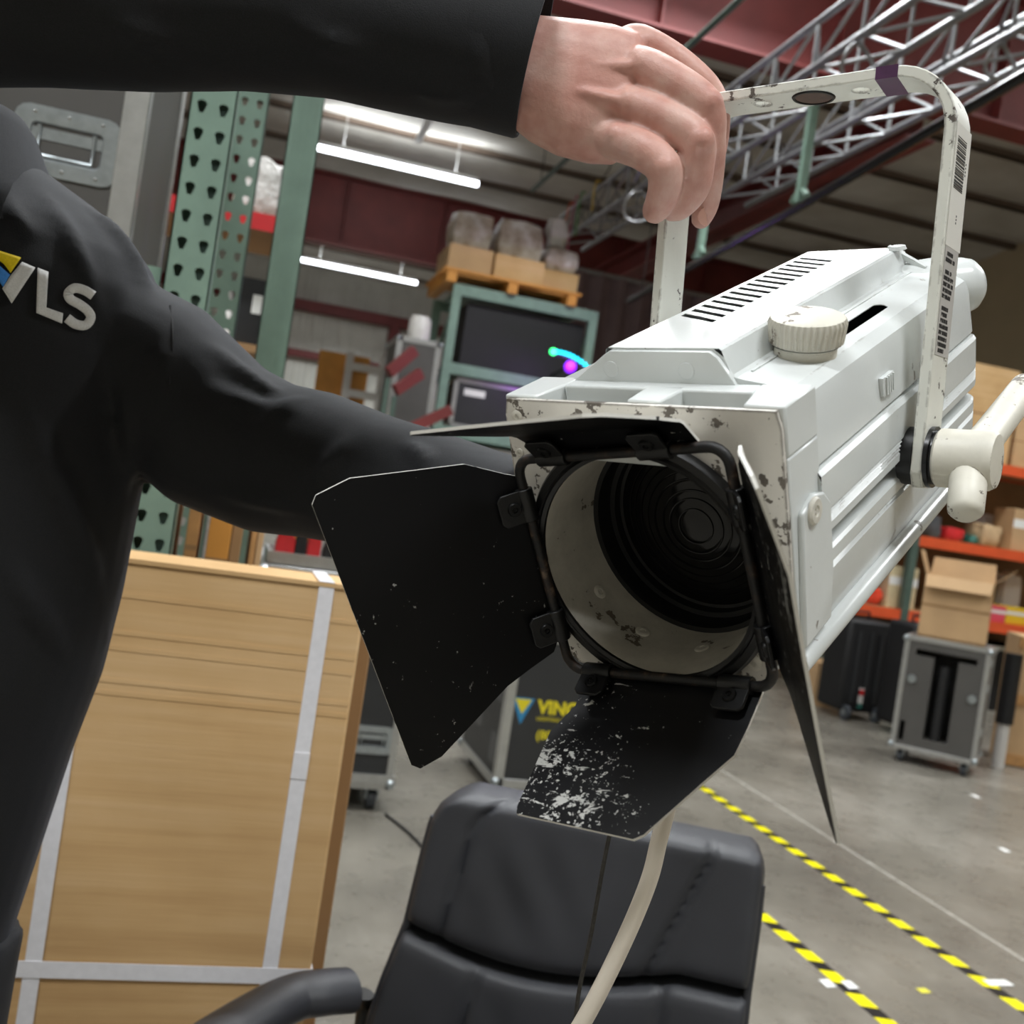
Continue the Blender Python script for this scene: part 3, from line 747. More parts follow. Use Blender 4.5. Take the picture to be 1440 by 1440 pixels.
def fold(pts, r, depth=-0.4):
    P = [cam_hit(bvh, x, y, r * depth) for x, y in pts]
    P = [p for p in P if p is not None]
    if len(P) < 2: return
    P = spline(P, 5); n = len(P)
    mb.tube(P, [max(0.0015, r * math.sin(PI * (0.08 + 0.84 * i / (n - 1)))) for i in range(n)], 8)
for pts, r in (([(50, 262), (85, 310), (108, 360), (128, 415), (150, 500)], 0.011), ([(8, 275), (22, 310), (48, 345)], 0.010), ([(120, 290), (160, 330), (195, 390), (205, 450)], 0.012),
               ([(165, 300), (205, 345), (228, 400), (236, 470), (232, 560)], 0.012), ([(10, 540), (60, 640), (120, 780), (150, 900)], 0.013), ([(0, 760), (50, 860), (100, 940)], 0.014), ([(170, 520), (185, 600), (175, 700)], 0.010),
               ([(285, 480), (330, 520), (400, 560)], 0.011), ([(280, 540), (350, 570), (440, 585)], 0.009), ([(500, 600), (470, 650), (420, 700)], 0.010), ([(560, 620), (600, 650), (590, 700)], 0.009), ([(300, 690), (370, 700), (450, 720)], 0.011), ([(350, 640), (390, 580), (440, 560)], 0.009),
               ([(690, 20), (675, 70), (690, 130), (700, 170)], 0.006), ([(400, 20), (470, 60), (560, 80)], 0.010), ([(140, 20), (210, 50), (300, 60)], 0.010), ([(560, 120), (630, 130), (690, 120)], 0.008)):
    fold(pts, r)
cloth = remeshed(mb, 'pullover', M_cloth, person, 0.0055, 5)
dg = bpy.context.evaluated_depsgraph_get(); dg.update()
bvh2 = BVHTree.FromPolygons([v.co.copy() for v in cloth.data.vertices], [tuple(p.vertices) for p in cloth.data.polygons])
# shoulder seam, cuff hem
def on_cloth(px, py, off=0.001): return cam_hit(bvh2, px, py, off)
M_stitch = simple('black_stitching', '08080a', 0.8)
seam = [on_cloth(x, y, 0.0008) for x, y in ((205, 340), (228, 380), (240, 430), (243, 480), (238, 540))]
mb = MB(); mb.tube(spline([p for p in seam if p is not None], 5), 0.0012, 6); mb.done('shoulder_seam', M_stitch, cloth, world=True)
p0, p1 = armR[-1][0], armR[-2][0]; dd = (p0 - p1).normalized(); ca1, cb1, _ = frame_of(dd)
mb = MB()
mb.rings([[p0 + dd * t + (ca1 * math.cos(2 * PI * i / 40) + cb1 * math.sin(2 * PI * i / 40)) * r for i in range(40)] for t, r in ((-0.030, 0.054), (-0.0295, 0.0565), (0.014, 0.0560), (0.0165, 0.0548), (0.0165, 0.0525), (-0.02, 0.050))], cap=False)
mb.done('cuff', M_cloth, cloth, world=True)
# collar with its folded point
mb = MB()
NC = V((-0.312, 1.085, -0.022)); rows = []
for z, r, ry in ((1.632, 0.080, 0.078), (1.672, 0.074, 0.074), (1.684, 0.072, 0.072), (1.690, 0.078, 0.078), (1.676, 0.090, 0.090), (1.645, 0.108, 0.112), (1.612, 0.130, 0.136)):
    row = []
    for i in range(33):
        a = math.radians(-72 + 324 * i / 32) # open at the front
        zz = z - (0.045 * max(0, 1 - i / 9) if z < 1.65 and r > 0.1 else 0)
        row.append(NC + V((r * math.cos(a), ry * math.sin(a), zz)))
    rows.append(row)
mb.rings(rows, closed=False, cap=False)
col_ = mb.done('collar', M_cloth, cloth, world=True, smooth=60)
so = col_.modifiers.new('t', 'SOLIDIFY'); so.thickness = 0.003
# chest logo, lying on the cloth
def decal(name, poly, mat, parent, cuts=3, off=0.0012, stroke=None):
    bm = bmesh.new()
    if stroke:
        pts = spline([V((x, y, 0)) for x, y in poly], 6); w = stroke / 2; L_, R_ = [], []
        for i, p in enumerate(pts):
            t = (pts[min(i + 1, len(pts) - 1)] - pts[max(i - 1, 0)]).normalized(); nn = V((-t.y, t.x, 0))
            L_.append(bm.verts.new(p + nn * w)); R_.append(bm.verts.new(p - nn * w))
        for i in range(len(pts) - 1): bm.faces.new((L_[i], L_[i + 1], R_[i + 1], R_[i]))
    else:
        bm.faces.new([bm.verts.new((x, y, 0)) for x, y in poly])
    bmesh.ops.triangulate(bm, faces=bm.faces[:])
    bmesh.ops.subdivide_edges(bm, edges=bm.edges[:], cuts=cuts, use_grid_fill=True)
    last = None
    for v in bm.verts:
        h = on_cloth(v.co.x, v.co.y, off)
        if h is None: h = last
        v.co = h; last = h
    for f in bm.faces: f.smooth = True
    bm.normal_update()
    if sum(f.normal.dot(V((0, 0, CAM_Z)) - f.calc_center_median()) for f in bm.faces) < 0: bmesh.ops.reverse_faces(bm, faces=bm.faces[:])
    me = bpy.data.meshes.new(name); bm.to_mesh(me); bm.free(); me.materials.append(mat)
    o = bpy.data.objects.new(name, me); COL.objects.link(o); o.parent = parent
    s_ = o.modifiers.new('t', 'SOLIDIFY'); s_.thickness = 0.0012; s_.offset = 1
    return o
M_thw = simple('white_thread', 'dcdcda', 0.8, var=0.10, scale=700); M_thy = simple('yellow_thread', 'ecd00c', 0.8, var=0.1, scale=700); M_thb = simple('blue_thread', '3a83cf', 0.8, var=0.1, scale=700)
decal('logo_triangle', [(-31, 344), (29.5, 363), (15, 384), (6, 372)], M_thy, cloth)
decal('logo_blue_stroke', [(-36, 343), (14, 387), (4.5, 404)], M_thb, cloth)
decal('logo_white_stroke', [(31, 369), (49.6, 377), (16.5, 427), (3.5, 406), (15, 388)], M_thw, cloth)
decal('logo_letter', [(53, 377), (68, 383), (65, 433), (88.5, 441), (87, 455), (51, 440)], M_thw, cloth)
decal('logo_letter', [(131, 416), (119, 408.5), (105, 405.5), (96, 412), (99, 421), (112, 428.5), (123, 437), (127.5, 447), (120, 457.5), (106, 456), (94, 447.5)], M_thw, cloth, stroke=13, cuts=1)

# ---- body: one continuous skin surface (head, neck, trunk, arms, hands, legs)
mb = MB()
mb.rings([ell((cx, cy, z), EXX * (rx - 0.03), EYY * (ry - 0.03), 24, 2.2) for z, cx, rx, ry, cy in tor if 0.8 <= z <= 1.6])
for arm, n_ in ((armR, len(armR)), (armL, len(armL))):
    mb.tube([p for p, r in arm], [r * 0.62 for p, r in arm], 16)
mb.tube([(-0.325, 1.10, 1.52), (-0.335, 1.10, 1.62), (-0.35, 1.085, 1.76)], [0.07, 0.052, 0.052], 16)
HD = V((-0.36, 1.06, 1.845))
mb.rings([ell(HD + V((0, dy, dz)), EXX * rx, EYY * ry, 24, 2.1) for dz, rx, ry, dy in ((-0.125, 0.02, 0.02, -0.055), (-0.118, 0.04, 0.045, -0.04), (-0.09, 0.056, 0.075, -0.015), (-0.05, 0.068, 0.088, 0), (0, 0.075, 0.096, 0.004), (0.05, 0.074, 0.096, 0.006), (0.09, 0.060, 0.080, 0.008), (0.115, 0.03, 0.045, 0.01), (0.12, 0.008, 0.01, 0.01))])
mb.tube([HD + V((0, -0.088, 0.01)), HD + V((0, -0.105, -0.03)), HD + V((0, -0.095, -0.042))], [0.008, 0.014, 0.010], 8)
for s in (-1, 1):
    mb.ball(HD + V((s * 0.078, 0.005, -0.01)), 0.03, sq=(0.3, 0.6, 1)); mb.tube([HD + V((0.012 * s, -0.096, 0.022)), HD + V((0.05 * s, -0.082, 0.022))], [0.008, 0.005], 8)
mb.tube([HD + V((-0.024, -0.082, -0.072)), HD + V((0, -0.092, -0.070)), HD + V((0.024, -0.082, -0.072))], [0.004, 0.0075, 0.004], 8)
for s, kx in ((-1, -0.42), (1, -0.225)):
    mb.tube([(kx, 1.10, 0.86), (kx + s * 0.005, 1.09, 0.50), (kx + s * 0.01, 1.11, 0.09)], [0.075, 0.052, 0.038], 14)
    mb.tube([(kx + s * 0.01, 1.13, 0.05), (kx + s * 0.02, 1.0, 0.04), (kx + s * 0.025, 0.92, 0.035)], [0.035, 0.035, 0.022], 12)
# right hand: palm seen from its back
def chain(pts, cap_end=True):
    P = spline([at(x, y, d) for x, y, d, r in pts], 6); n = len(P); m = len(pts) - 1; R_ = []
    for i in range(n):
        t = i / (n - 1) * m; a = min(int(t), m - 1); f_ = t - a
        R_.append(pts[a][3] * (1 - f_) + pts[a + 1][3] * f_)
    d_ = (P[-1] - P[-2]).normalized()
    P += [P[-1] + d_ * R_[-1] * 0.55, P[-1] + d_ * R_[-1] * 0.9]; R_ += [R_[-1] * 0.8, R_[-1] * 0.35]
    mb.tube(P, R_, 16)
cu_ = AX @ V((1, 0, 0)); cd_ = AX @ V((0, 1, 0)); cf_ = AX @ V((0, 0, 1))
def palm(x, y, d, hh, th, tilt=0.0):
    sl = V((0.18 * -1, 1, 0)).normalized()
    e = (cd_ * sl.y + cu_ * sl.x + cf_ * tilt).normalized()
    return ell(at(x, y, d), e * hh, cf_ * th, 28, 2.3)
mb.rings([palm(600, 62, 0.766, 0.030, 0.024), palm(690, 84, 0.764, 0.034, 0.025), palm(728, 98, 0.762, 0.0385, 0.026), palm(760, 112, 0.760, 0.0440, 0.027), palm(800, 124, 0.755, 0.0480, 0.027), palm(845, 133, 0.749, 0.0492, 0.024), palm(878, 139, 0.744, 0.0470, 0.019), palm(893, 142, 0.742, 0.0400, 0.012)])
chain([(800, 90, 0.772, 0.010), (870, 66, 0.758, 0.0115), (900, 60, 0.752, 0.0125), (958, 92, 0.746, 0.0112), (1003, 140, 0.748, 0.0102), (1006, 205, 0.768, 0.009), (990, 250, 0.79, 0.008)])            # index
chain([(800, 110, 0.770, 0.010), (860, 98, 0.750, 0.0125), (900, 94, 0.735, 0.0140), (945, 116, 0.721, 0.0140), (990, 150, 0.715, 0.0132), (997, 195, 0.723, 0.0118), (998, 240, 0.738, 0.0105), (994, 285, 0.750, 0.0090), (986, 308, 0.757, 0.0075)])    # middle
chain([(800, 130, 0.770, 0.010), (845, 140, 0.748, 0.0125), (885, 149, 0.732, 0.0138), (930, 165, 0.718, 0.0130), (977, 197, 0.712, 0.0128), (980, 232, 0.718, 0.0122), (975, 265, 0.727, 0.0112), (958, 288, 0.734, 0.0098), (946, 294, 0.738, 0.0090)])     # ring
chain([(790, 155, 0.768, 0.010), (830, 180, 0.748, 0.0135), (868, 197, 0.734, 0.0140), (905, 212, 0.717, 0.0132), (933, 235, 0.710, 0.0124), (935, 262, 0.715, 0.0117), (928, 284, 0.723, 0.0105), (921, 297, 0.730, 0.0092)])      # little
chain([(745, 150, 0.775, 0.020), (800, 175, 0.795, 0.018), (860, 185, 0.812, 0.0135), (915, 205, 0.815, 0.0115), (945, 225, 0.808, 0.0095)])       # thumb, behind the yoke
for x, y, d, r in ((902, 62, 0.7465, 0.0095), (906, 93, 0.7275, 0.0105), (886, 146, 0.7240, 0.0098), (868, 192, 0.7255, 0.0090), (996, 146, 0.7105, 0.0105), (986, 198, 0.7055, 0.0098), (934, 236, 0.7055, 0.0096)):
    mb.ball(at(x, y, d), r)
for a, b_ in (((770, 72, 0.7395), (898, 62, 0.7395)), ((765, 95, 0.7370), (898, 94, 0.7255)), ((770, 118, 0.7365), (876, 144, 0.7225))):
    A = V(a); B_ = V(b_)
    mb.tube([at(*(A.lerp(B_, t))) for t in (0, 0.25, 0.5, 0.75, 1)], [0.0012, 0.0035, 0.0046, 0.0050, 0.0050], 10)
# left hand on the far side of the spotlight body
wl = armL[-1][0]; tgt = SPW((-0.118, 0.10, -0.02)); dl = (tgt - wl).normalized()
mb.tube([wl - dl * 0.02, wl + dl * 0.02, wl + dl * 0.06, wl + dl * 0.085], [0.026, 0.028, 0.036, 0.030], 16, asp=0.55, side=SP_R @ V((0, 0, 1)))
pl = wl + dl * 0.075; zz_ = SP_R @ V((0, 0, 1)); yy_ = SP_R @ V((0, 1, 0)); xx_ = SP_R @ V((1, 0, 0))
for i, ln in enumerate((0.070, 0.078, 0.072, 0.056)):
    b0 = pl + zz_ * (0.026 - 0.018 * i)
    mb.tube([b0, b0 + yy_ * ln * 0.5 + dl * 0.012, b0 + yy_ * ln + dl * 0.010], [0.0095, 0.0088, 0.007], 10)
b0 = wl + dl * 0.03 - zz_ * 0.03
mb.tube([b0, b0 - zz_ * 0.03 + dl * 0.02, b0 - zz_ * 0.045 + dl * 0.05 + xx_ * 0.01], [0.013, 0.011, 0.008], 10)
body_ = remeshed(mb, 'body', M_skin, person, 0.0018, 2, 0.5)
def nail(c, e1, e2, n_, w, l):
    mb = MB(); mb.rings([[V(c) + e1 * (x * w) + e2 * (y * l) - n_ * (abs(x) ** 2 * 0.0025) + n_ * h for x, y in [(math.cos(2 * PI * i / 14), math.sin(2 * PI * i / 14)) for i in range(14)]] for h in (0.0, 0.0006)])
    mb.done('fingernail', M_nail, body_, world=True)
nail(at(991, 305, 0.7465), (cu_ * 0.8 + cf_ * 0.6).normalized(), (cd_ * 0.95 + cf_ * 0.3).normalized(), (-cf_ * 0.75 + cu_ * 0.55).normalized(), 0.0050, 0.0062)
# ---- trousers, shoes, hair, eyes
mb = MB()
mb.rings([ell((-0.32, 1.10, z), EXX * rx, EYY * ry, 28, 2.3) for z, rx, ry in ((1.0, 0.15, 0.10), (0.9, 0.160, 0.105), (0.80, 0.168, 0.108), (0.74, 0.160, 0.10))])
for s, kx in ((-1, -0.42), (1, -0.225)):
    mb.tube([(kx + s * 0.0, 1.10, 0.90), (kx, 1.095, 0.70), (kx + s * 0.006, 1.09, 0.48), (kx + s * 0.01, 1.10, 0.25), (kx + s * 0.012, 1.10, 0.085)], [0.092, 0.088, 0.07, 0.064, 0.062], 18)
remeshed(mb, 'trousers', M_trouser, person, 0.009, 4)
for s, kx in ((-1, -0.42), (1, -0.225)):
    mb = MB(); x = kx + s * 0.015
    mb.rings([ell((x, 1.03, z), EXX * rx, EYY * ry, 24, 2.6) for z, rx, ry in ((0.0, 0.048, 0.145), (0.025, 0.05, 0.148))] + [ell((x, 1.045, 0.06), EXX * 0.046, EYY * 0.125, 24, 2.4), ell((x, 1.08, 0.095), EXX * 0.042, EYY * 0.075, 24), ell((x, 1.10, 0.12), EXX * 0.044, EYY * 0.055, 24)])
    mb.done('shoe', M_shoe, person, world=True)
mb = MB(); mb.rings([ell(HD + V((0, dy, dz)), EXX * rx, EYY * ry, 24) for dz, rx, ry, dy in ((-0.06, 0.072, 0.070, 0.03), (-0.01, 0.082, 0.088, 0.022), (0.05, 0.083, 0.103, 0.012), (0.09, 0.072, 0.095, 0.008), (0.122, 0.04, 0.06, 0.008), (0.130, 0.008, 0.01, 0.008))]); mb.done('hair', M_hair, person, world=True, smooth=80)
for s in (-1, 1):
    mb = MB(); mb.ball(HD + V((0.031 * s, -0.083, 0.006)), 0.0115); mb.done('eye', simple('eye_white', 'd8d4cc', 0.2), person, world=True)
# ================================================================ office chair
M_leather = NT('black_leather'); k = M_leather
k.set(Base_Color=k.ramp(k.noise(5, 3), [(0.3, srgb('303135')), (0.7, srgb('3d3e43'))]), Roughness=k.math('ADD', 0.34, k.math('MULTIPLY', k.noise(40, 3), 0.15)), Specular_IOR_Level=0.45)
k.bump(k.math('ADD', k.noise(700, 2), k.math('MULTIPLY', k.noise(9, 3, 0.5, k.coord((1, 1, 0.35), (0, 0.5, 0))), 2.0)), 0.22, 0.003); M_leather = k.m
M_plastic = simple('black_plastic', '141415', 0.45)
M_chrome = simple('dull_steel', '8f9092', 0.35, 0.8)
CA = V((0.374, 1.481, 0)); CX = V((0.898, -0.439, 0)).normalized(); CN = V((0.439, 0.898, 0)).normalized()   # right along the top, away from the viewer
chair_rot = Matrix(((CX.x, CN.x, 0), (CX.y, CN.y, 0), (0, 0, 1)))
chair = thing('office_chair', 'black leather office chair standing under the spotlight', 'chair', CA + CX * 0.20, rot=chair_rot)
def interp(tab, t):
    for (a, va), (b, vb) in zip(tab[:-1], tab[1:]):
        if t <= b:
            f_ = max(0, (t - a) / (b - a)); return va + (vb - va) * f_
    return tab[-1][1]
Lft = [(0.30, -0.04), (0.42, -0.075), (0.52, -0.088), (0.60, -0.083), (0.66, -0.072), (0.75, -0.050), (0.86, -0.040), (0.91, -0.034), (0.935, -0.022), (0.95, -0.002), (0.957, 0.016)]
Rgt = [(0.30, 0.44), (0.50, 0.462), (0.72, 0.453), (0.765, 0.451), (0.86, 0.450), (0.93, 0.447), (0.948, 0.442), (0.957, 0.43)]
def seam_z(u): return 0.752 - 0.040 * math.sin(PI * min(1, u * 1.25)) + 0.012 * u
def cushion(z_lo, z_hi, name, puff, grooves, back=False):
    nu, nv = 66, 34; rows = []
    for j in range(nv + 1):
        v = j / nv; row = []
        for i in range(nu + 1):
            u = i / nu
            zl = z_lo(u) if callable(z_lo) else z_lo; zh = z_hi(u) if callable(z_hi) else z_hi
            z = zl + (zh - zl) * v
            x = interp(Lft, z) + (interp(Rgt, z) - interp(Lft, z)) * u
            edge = min(u, 1 - u) * 60; e2 = min(v * 12, (1 - v) * 22)
            p_ = puff * (1 - math.exp(-2.2 * max(0, edge))) * (1 - math.exp(-2.2 * max(0, e2)))
            for g, gw in grooves:
                gx = g(v) if callable(g) else g
                p_ -= 0.010 * math.exp(-((u - gx) / gw) ** 2) * (1 - math.exp(-2.5 * max(0, e2)))
            if not back: p_ += 0.0030 * math.sin((x * 0.8 + z * 0.45) * 95) * math.exp(-((u - 0.33) / 0.16) ** 2) * math.exp(-((v - 0.5) / 0.3) ** 2)
            wrap = 0.012 * (abs(u - 0.5) * 2) ** 2.0
            row.append(V((x - 0.20, puff * 0.9 - p_ - wrap + 0.10 * max(0, 0.75 - z) * 0.35, z)))
        bk = [V((p.x * 0.985, puff + 0.045 + 0.10 * max(0, 0.75 - p.z) * 0.35, p.z)) for p in row]
        rows.append(row + bk[::-1])
    mb = MB(); mb.rings(rows)
    return mb.done(name, M_leather, chair, smooth=75)
hr = cushion(seam_z, 0.957, 'headrest', 0.034, ((lambda v: 0.115 + 0.035 * v, 0.012), (lambda v: 0.70 + 0.155 * v, 0.012)))
lb = cushion(0.42, lambda u: seam_z(u) - 0.004, 'backrest', 0.032, ((lambda v: 0.27 - 0.02 * v, 0.012), (lambda v: 0.78 - 0.02 * v, 0.012)))
mb = MB(); P = []
for z in [0.45 + 0.0125 * i for i in range(38)]: P.append(V((interp(Rgt, z) - 0.20 - 0.004, 0.010, z)))
mb.tube(P, 0.006, 8); mb.done('piping', M_leather, chair)
mb = MB(); P = []
for z in [0.45 + 0.0125 * i for i in range(38)]: P.append(V((interp(Lft, z) - 0.20 + 0.004, 0.010, z)))
mb.tube(P, 0.006, 8); mb.done('piping', M_leather, chair)
mb = MB(); mb.rings([ell((0.0, 0.085, z), EXX * rx, EYY * 0.035, 32, 3.5) for z, rx in ((0.44, 0.22), (0.6, 0.255), (0.75, 0.245), (0.90, 0.235), (0.94, 0.20))]); mb.done('back_shell', M_plastic, chair, smooth=60)
mb = MB(); mb.rings([ell((0.0, -0.25, z), EXX * rx, EYY * ry, 40, 3.2) for z, rx, ry in ((0.40, 0.22, 0.22), (0.42, 0.25, 0.245), (0.47, 0.26, 0.255), (0.50, 0.235, 0.23), (0.505, 0.15, 0.15))]); mb.done('seat', M_leather, chair, smooth=60)
mb = MB(); mb.cyl((0, -0.22, 0.16), (0, -0.22, 0.41), 0.028); mb.done('gas_lift', M_plastic, chair)
for i in range(5):
    a = 2 * PI * i / 5 + 0.3; d = V((math.cos(a), math.sin(a), 0)); c = V((0, -0.22, 0))
    mb = MB(); mb.tube([c + V((0, 0, 0.14)), c + d * 0.15 + V((0, 0, 0.12)), c + d * 0.29 + V((0, 0, 0.085))], [0.03, 0.024, 0.018], 10); lg = mb.done('leg', M_plastic, chair)
    mb = MB(); n_ = d.cross(V((0, 0, 1))); mb.cyl(c + d * 0.29 - n_ * 0.022 + V((0, 0, 0.028)), c + d * 0.29 + n_ * 0.022 + V((0, 0, 0.028)), 0.028, seg=20); mb.cyl(c + d * 0.29 + V((0, 0, 0.03)), c + d * 0.29 + V((0, 0, 0.09)), 0.008, seg=8); mb.done('caster', M_plastic, lg)
def to_chair(p): return chair_rot.transposed() @ (V(p) - (CA + CX * 0.20))
for side in (-1, 1):
    q0 = to_chair(on_z(498, 1392, 0.635)); q1 = to_chair(on_z(400, 1408, 0.635)); q2 = to_chair(on_z(290, 1475, 0.632))
    P = [q0, q0 * 0.5 + q1 * 0.5 + V((0, 0, 0.004)), q1, q2, q2 + (q2 - q1) * 0.3 - V((0, 0, 0.02))]
    if side > 0:
        mid = 0.01; P = [V((0.33 + (0.33 - 0) * 0 - (p.x + 0.28) * -0.2, p.y, p.z)) for p in P]
    mb = MB(); mb.tube(spline(P, 6), [0.024] + [0.042] * 23 + [0.02], 16, asp=0.72, side=(1, 0, 0)); ar = mb.done('armrest', M_leather, chair)
    mb = MB(); mb.tube(spline([P[0] + V((side * -0.01, 0.02, -0.012)), P[0] + V((side * -0.015, 0.035, -0.06)), V((P[0].x - side * 0.03, P[0].y - 0.04, 0.44)), V((side * 0.2, -0.2, 0.405))], 6), 0.018, 10, asp=0.6); mb.done('arm_support', M_plastic, ar)
# ================================================================ strapped box, tall rack, things behind the person
k = NT('brown_cardboard'); sep = k.n('SeparateXYZ'); k.l(k.coord(), sep.inputs[0])
fl = k.noise(3.0, 4, 0.6, k.coord((0.6, 1, 14)))
base = k.ramp(k.math('ADD', k.math('MULTIPLY', k.noise(2.3, 4), 0.6), k.math('MULTIPLY', fl, 0.4)), [(0.36, srgb('ba9463')), (0.5, srgb('caa573')), (0.66, srgb('d6b486'))])
k.set(Base_Color=base, Roughness=0.72)
k.bump(k.math('ADD', fl, k.math('MULTIPLY', k.noise(60, 2, 0.5, k.coord((0.2, 1, 8))), 0.2)), 0.25, 0.003)
M_card = k.m
M_card2 = simple('plain_brown_cardboard', '9a7750', 0.75, var=0.12, scale=5)
M_card3 = simple('pale_cardboard', 'bf9d74', 0.75, var=0.10, scale=4)
M_strap = simple('white_strapping', 'e3e2e6', 0.35, var=0.04, scale=90)
M_alu = simple('brushed_aluminium', 'b9bab8', 0.35, 0.75, var=0.08, scale=30)
M_alud = simple('dull_aluminium', 'a8a49a', 0.45, 0.6, var=0.1, scale=20)
M_zinc = simple('zinc_plate', 'aeb6ba', 0.30, 0.85, var=0.12, scale=50)
M_casegrey = simple('grey_laminate', '4e4c49', 0.55, var=0.06, scale=8)
M_casedark = simple('black_laminate', '2a2b2c', 0.5, var=0.1, scale=8)
M_green = simple('green_rack_steel', '7a9486', 0.45, var=0.10, scale=12)
M_dgreen = simple('dark_green_rack_steel', '4a5c53', 0.5, var=0.15, scale=12)
M_orange = simple('orange_rack_steel', 'd9562c', 0.5, var=0.08, scale=6)
M_wood = simple('pine_board', 'b98a55', 0.65, var=0.2, scale=14)
M_ply = simple('orange_plywood', 'cf9040', 0.55, var=0.12, scale=5)
M_caster = simple('grey_caster', '3d4146', 0.5)
M_redp = simple('red_plastic', 'c5282c', 0.4, var=0.1, scale=20)
M_black = simple('matte_black', '121213', 0.6, var=0.2, scale=20)

bx = thing('strapped_carton', 'tall flat brown carton bound with white straps behind the chair armrest', 'cardboard box', (-0.09, 1.68, 0))
BL, BR_, BT = -0.30, 0.31, 1.222     # relative to the carton's base
mb = MB(); mb.bb((BL, -0.08, 0.0), (BR_, 0.08, BT)); mb.done('carton', M_card, bx, bevel=0.004)
mb = MB(); mb.bb((BL + 0.002, -0.083, BT - 0.0045), (BR_ - 0.002, -0.0795, BT + 0.002)); mb.done('top_flap', M_card, bx)
for z in (1.172, 1.118, 1.095, 1.048, 1.03):
    mb = MB(); mb.bar((BL + 0.004, -0.0793, z), (BR_ - 0.004, -0.0793, z - 0.004), 0.003, 0.007); mb.done('pressed_crease', M_card, bx)
for xa in (-0.085, 0.248):
    mb = MB(); x = xa; mb.bb((x - 0.0115, -0.0822, -0.0), (x + 0.0115, -0.0806, BT + 0.003)); mb.bb((x - 0.0115, -0.0822, BT + 0.001), (x + 0.0115, 0.082, BT + 0.003)); mb.done('strap', M_strap, bx)
mb = MB(); mb.bb((BL - 0.002, -0.0836, 0.612), (BR_ + 0.002, -0.0822, 0.636)); mb.bb((BR_ + 0.0004, -0.0836, 0.612), (BR_ + 0.002, 0.082, 0.636)); mb.done('strap', M_strap, bx)
mb = MB(); mb.bb((0.236, -0.0834, 0.925), (0.260, -0.0822, 0.965)); mb.done('strap_seal', M_strap, bx)
o = MB().bb((-0.30, -0.05, 0), (0.353, 0.05, 1.19)).done('flat_carton', M_card2, bevel=0.003); o.location = (-0.09, 1.815, 0)  # browner slab added behind the strapped carton, stands for its shaded side
tag(o, 'brown slab added behind the strapped carton as its shaded side', 'cardboard box')

# ---- rack posts with teardrop holes
def teardrop(cx, cz, r):
    return [(cx + r * math.cos(a), cz + r * 0.9 * math.sin(a)) for a in [math.radians(x) for x in (20, 55, 90, 125, 160)]] + [(cx - r * 0.75, cz - r * 0.4), (cx - r * 0.38, cz - r * 1.5), (cx + r * 0.38, cz - r * 1.5), (cx + r * 0.75, cz - r * 0.4)]
def perforated(mb, w, z0, z1, pitch, hole, r, y):
    """plate in the x-z plane with two columns of teardrop holes"""
    nrow = int((z1 - z0) / pitch)
    for i in range(nrow):
        for s in (-1, 1):
            zc = z0 + pitch * (i + 0.5); xa, xb = (0, w / 2) if s > 0 else (-w / 2, 0)
            h = hole(s * w * 0.235, zc, r); n = len(h)
            cx = sum(p[0] for p in h) / n; cz = zc
            out = []
            for (x, z) in h:
                dx, dz = x - cx, z - cz
                sc = min(((xb - cx) / dx) if dx > 1e-6 else 1e9, ((xa - cx) / dx) if dx < -1e-6 else 1e9, (pitch / 2 / dz) if dz > 1e-6 else 1e9, (-pitch / 2 / dz) if dz < -1e-6 else 1e9)
                out.append([cx + dx * sc, cz + dz * sc])
            # corners of the cell snap to the nearest ray so that the plate is closed
            for X, Z in ((xa, zc - pitch / 2), (xb, zc - pitch / 2), (xa, zc + pitch / 2), (xb, zc + pitch / 2)):
                j = min(range(n), key=lambda q: (out[q][0] - X) ** 2 + (out[q][1] - Z) ** 2); out[j] = [X, Z]
            A = [mb.bm.verts.new((x, y, z)) for x, z in out]; B = [mb.bm.verts.new((x, y, z)) for x, z in h]; D = [mb.bm.verts.new((x, y + 0.004, z)) for x, z in h]
            for a in range(n):
                b = (a + 1) % n; mb.face((A[a], A[b], B[b], B[a])); mb.face((B[a], B[b], D[b], D[a]))
def rack_post(name, label, x, y, z1, w=0.082, mat=M_green, holes=True, group='green rack posts'):
    t = thing(name, label, 'rack post', (x, y, 0), 0, group)
    mb = MB()
    if holes: perforated(mb, w, 0.02, z1, 0.0508, teardrop, 0.0098, 0.0)
    else: mb.bb((-w / 2, 0, 0), (w / 2, 0.003, z1))
    mb.done('face_plate', mat, t, smooth=30)
    for s in (-1, 1):
        mb = MB(); mb.bb((s * w / 2, 0, 0.0), (s * (w / 2 - 0.003), 0.07, z1)); mb.done('flange', mat, t)
    if holes and y < 2.5:
        mb = MB(); mb.bb((-w / 2 + 0.004, 0.066, 0.0), (w / 2 - 0.004, 0.07, z1)); mb.done('back_plate', mat, t)
    mb = MB(); mb.bb((-w * 0.8, -0.02, 0), (w * 0.8, 0.09, 0.008)); mb.done('foot_plate', mat, t)
    return t
rack_post('rack_post', 'green rack post with teardrop holes beside the big grey case', -0.133, 2.05, 3.4)
rack_post('rack_post', 'green rack post with holes standing behind the post beside the grey case', -0.092, 2.9, 3.4)
p3 = rack_post('rack_post', 'smooth green rack post without holes near the far lights', 0.050, 2.9, 3.6, holes=False)
for i in range(3):
    mb = MB(); mb.bb((-0.02 + 0.018 * i, -0.003, 0.01), (-0.014 + 0.018 * i, 0, 3.58)); mb.done('pressed_rib', M_green, p3)
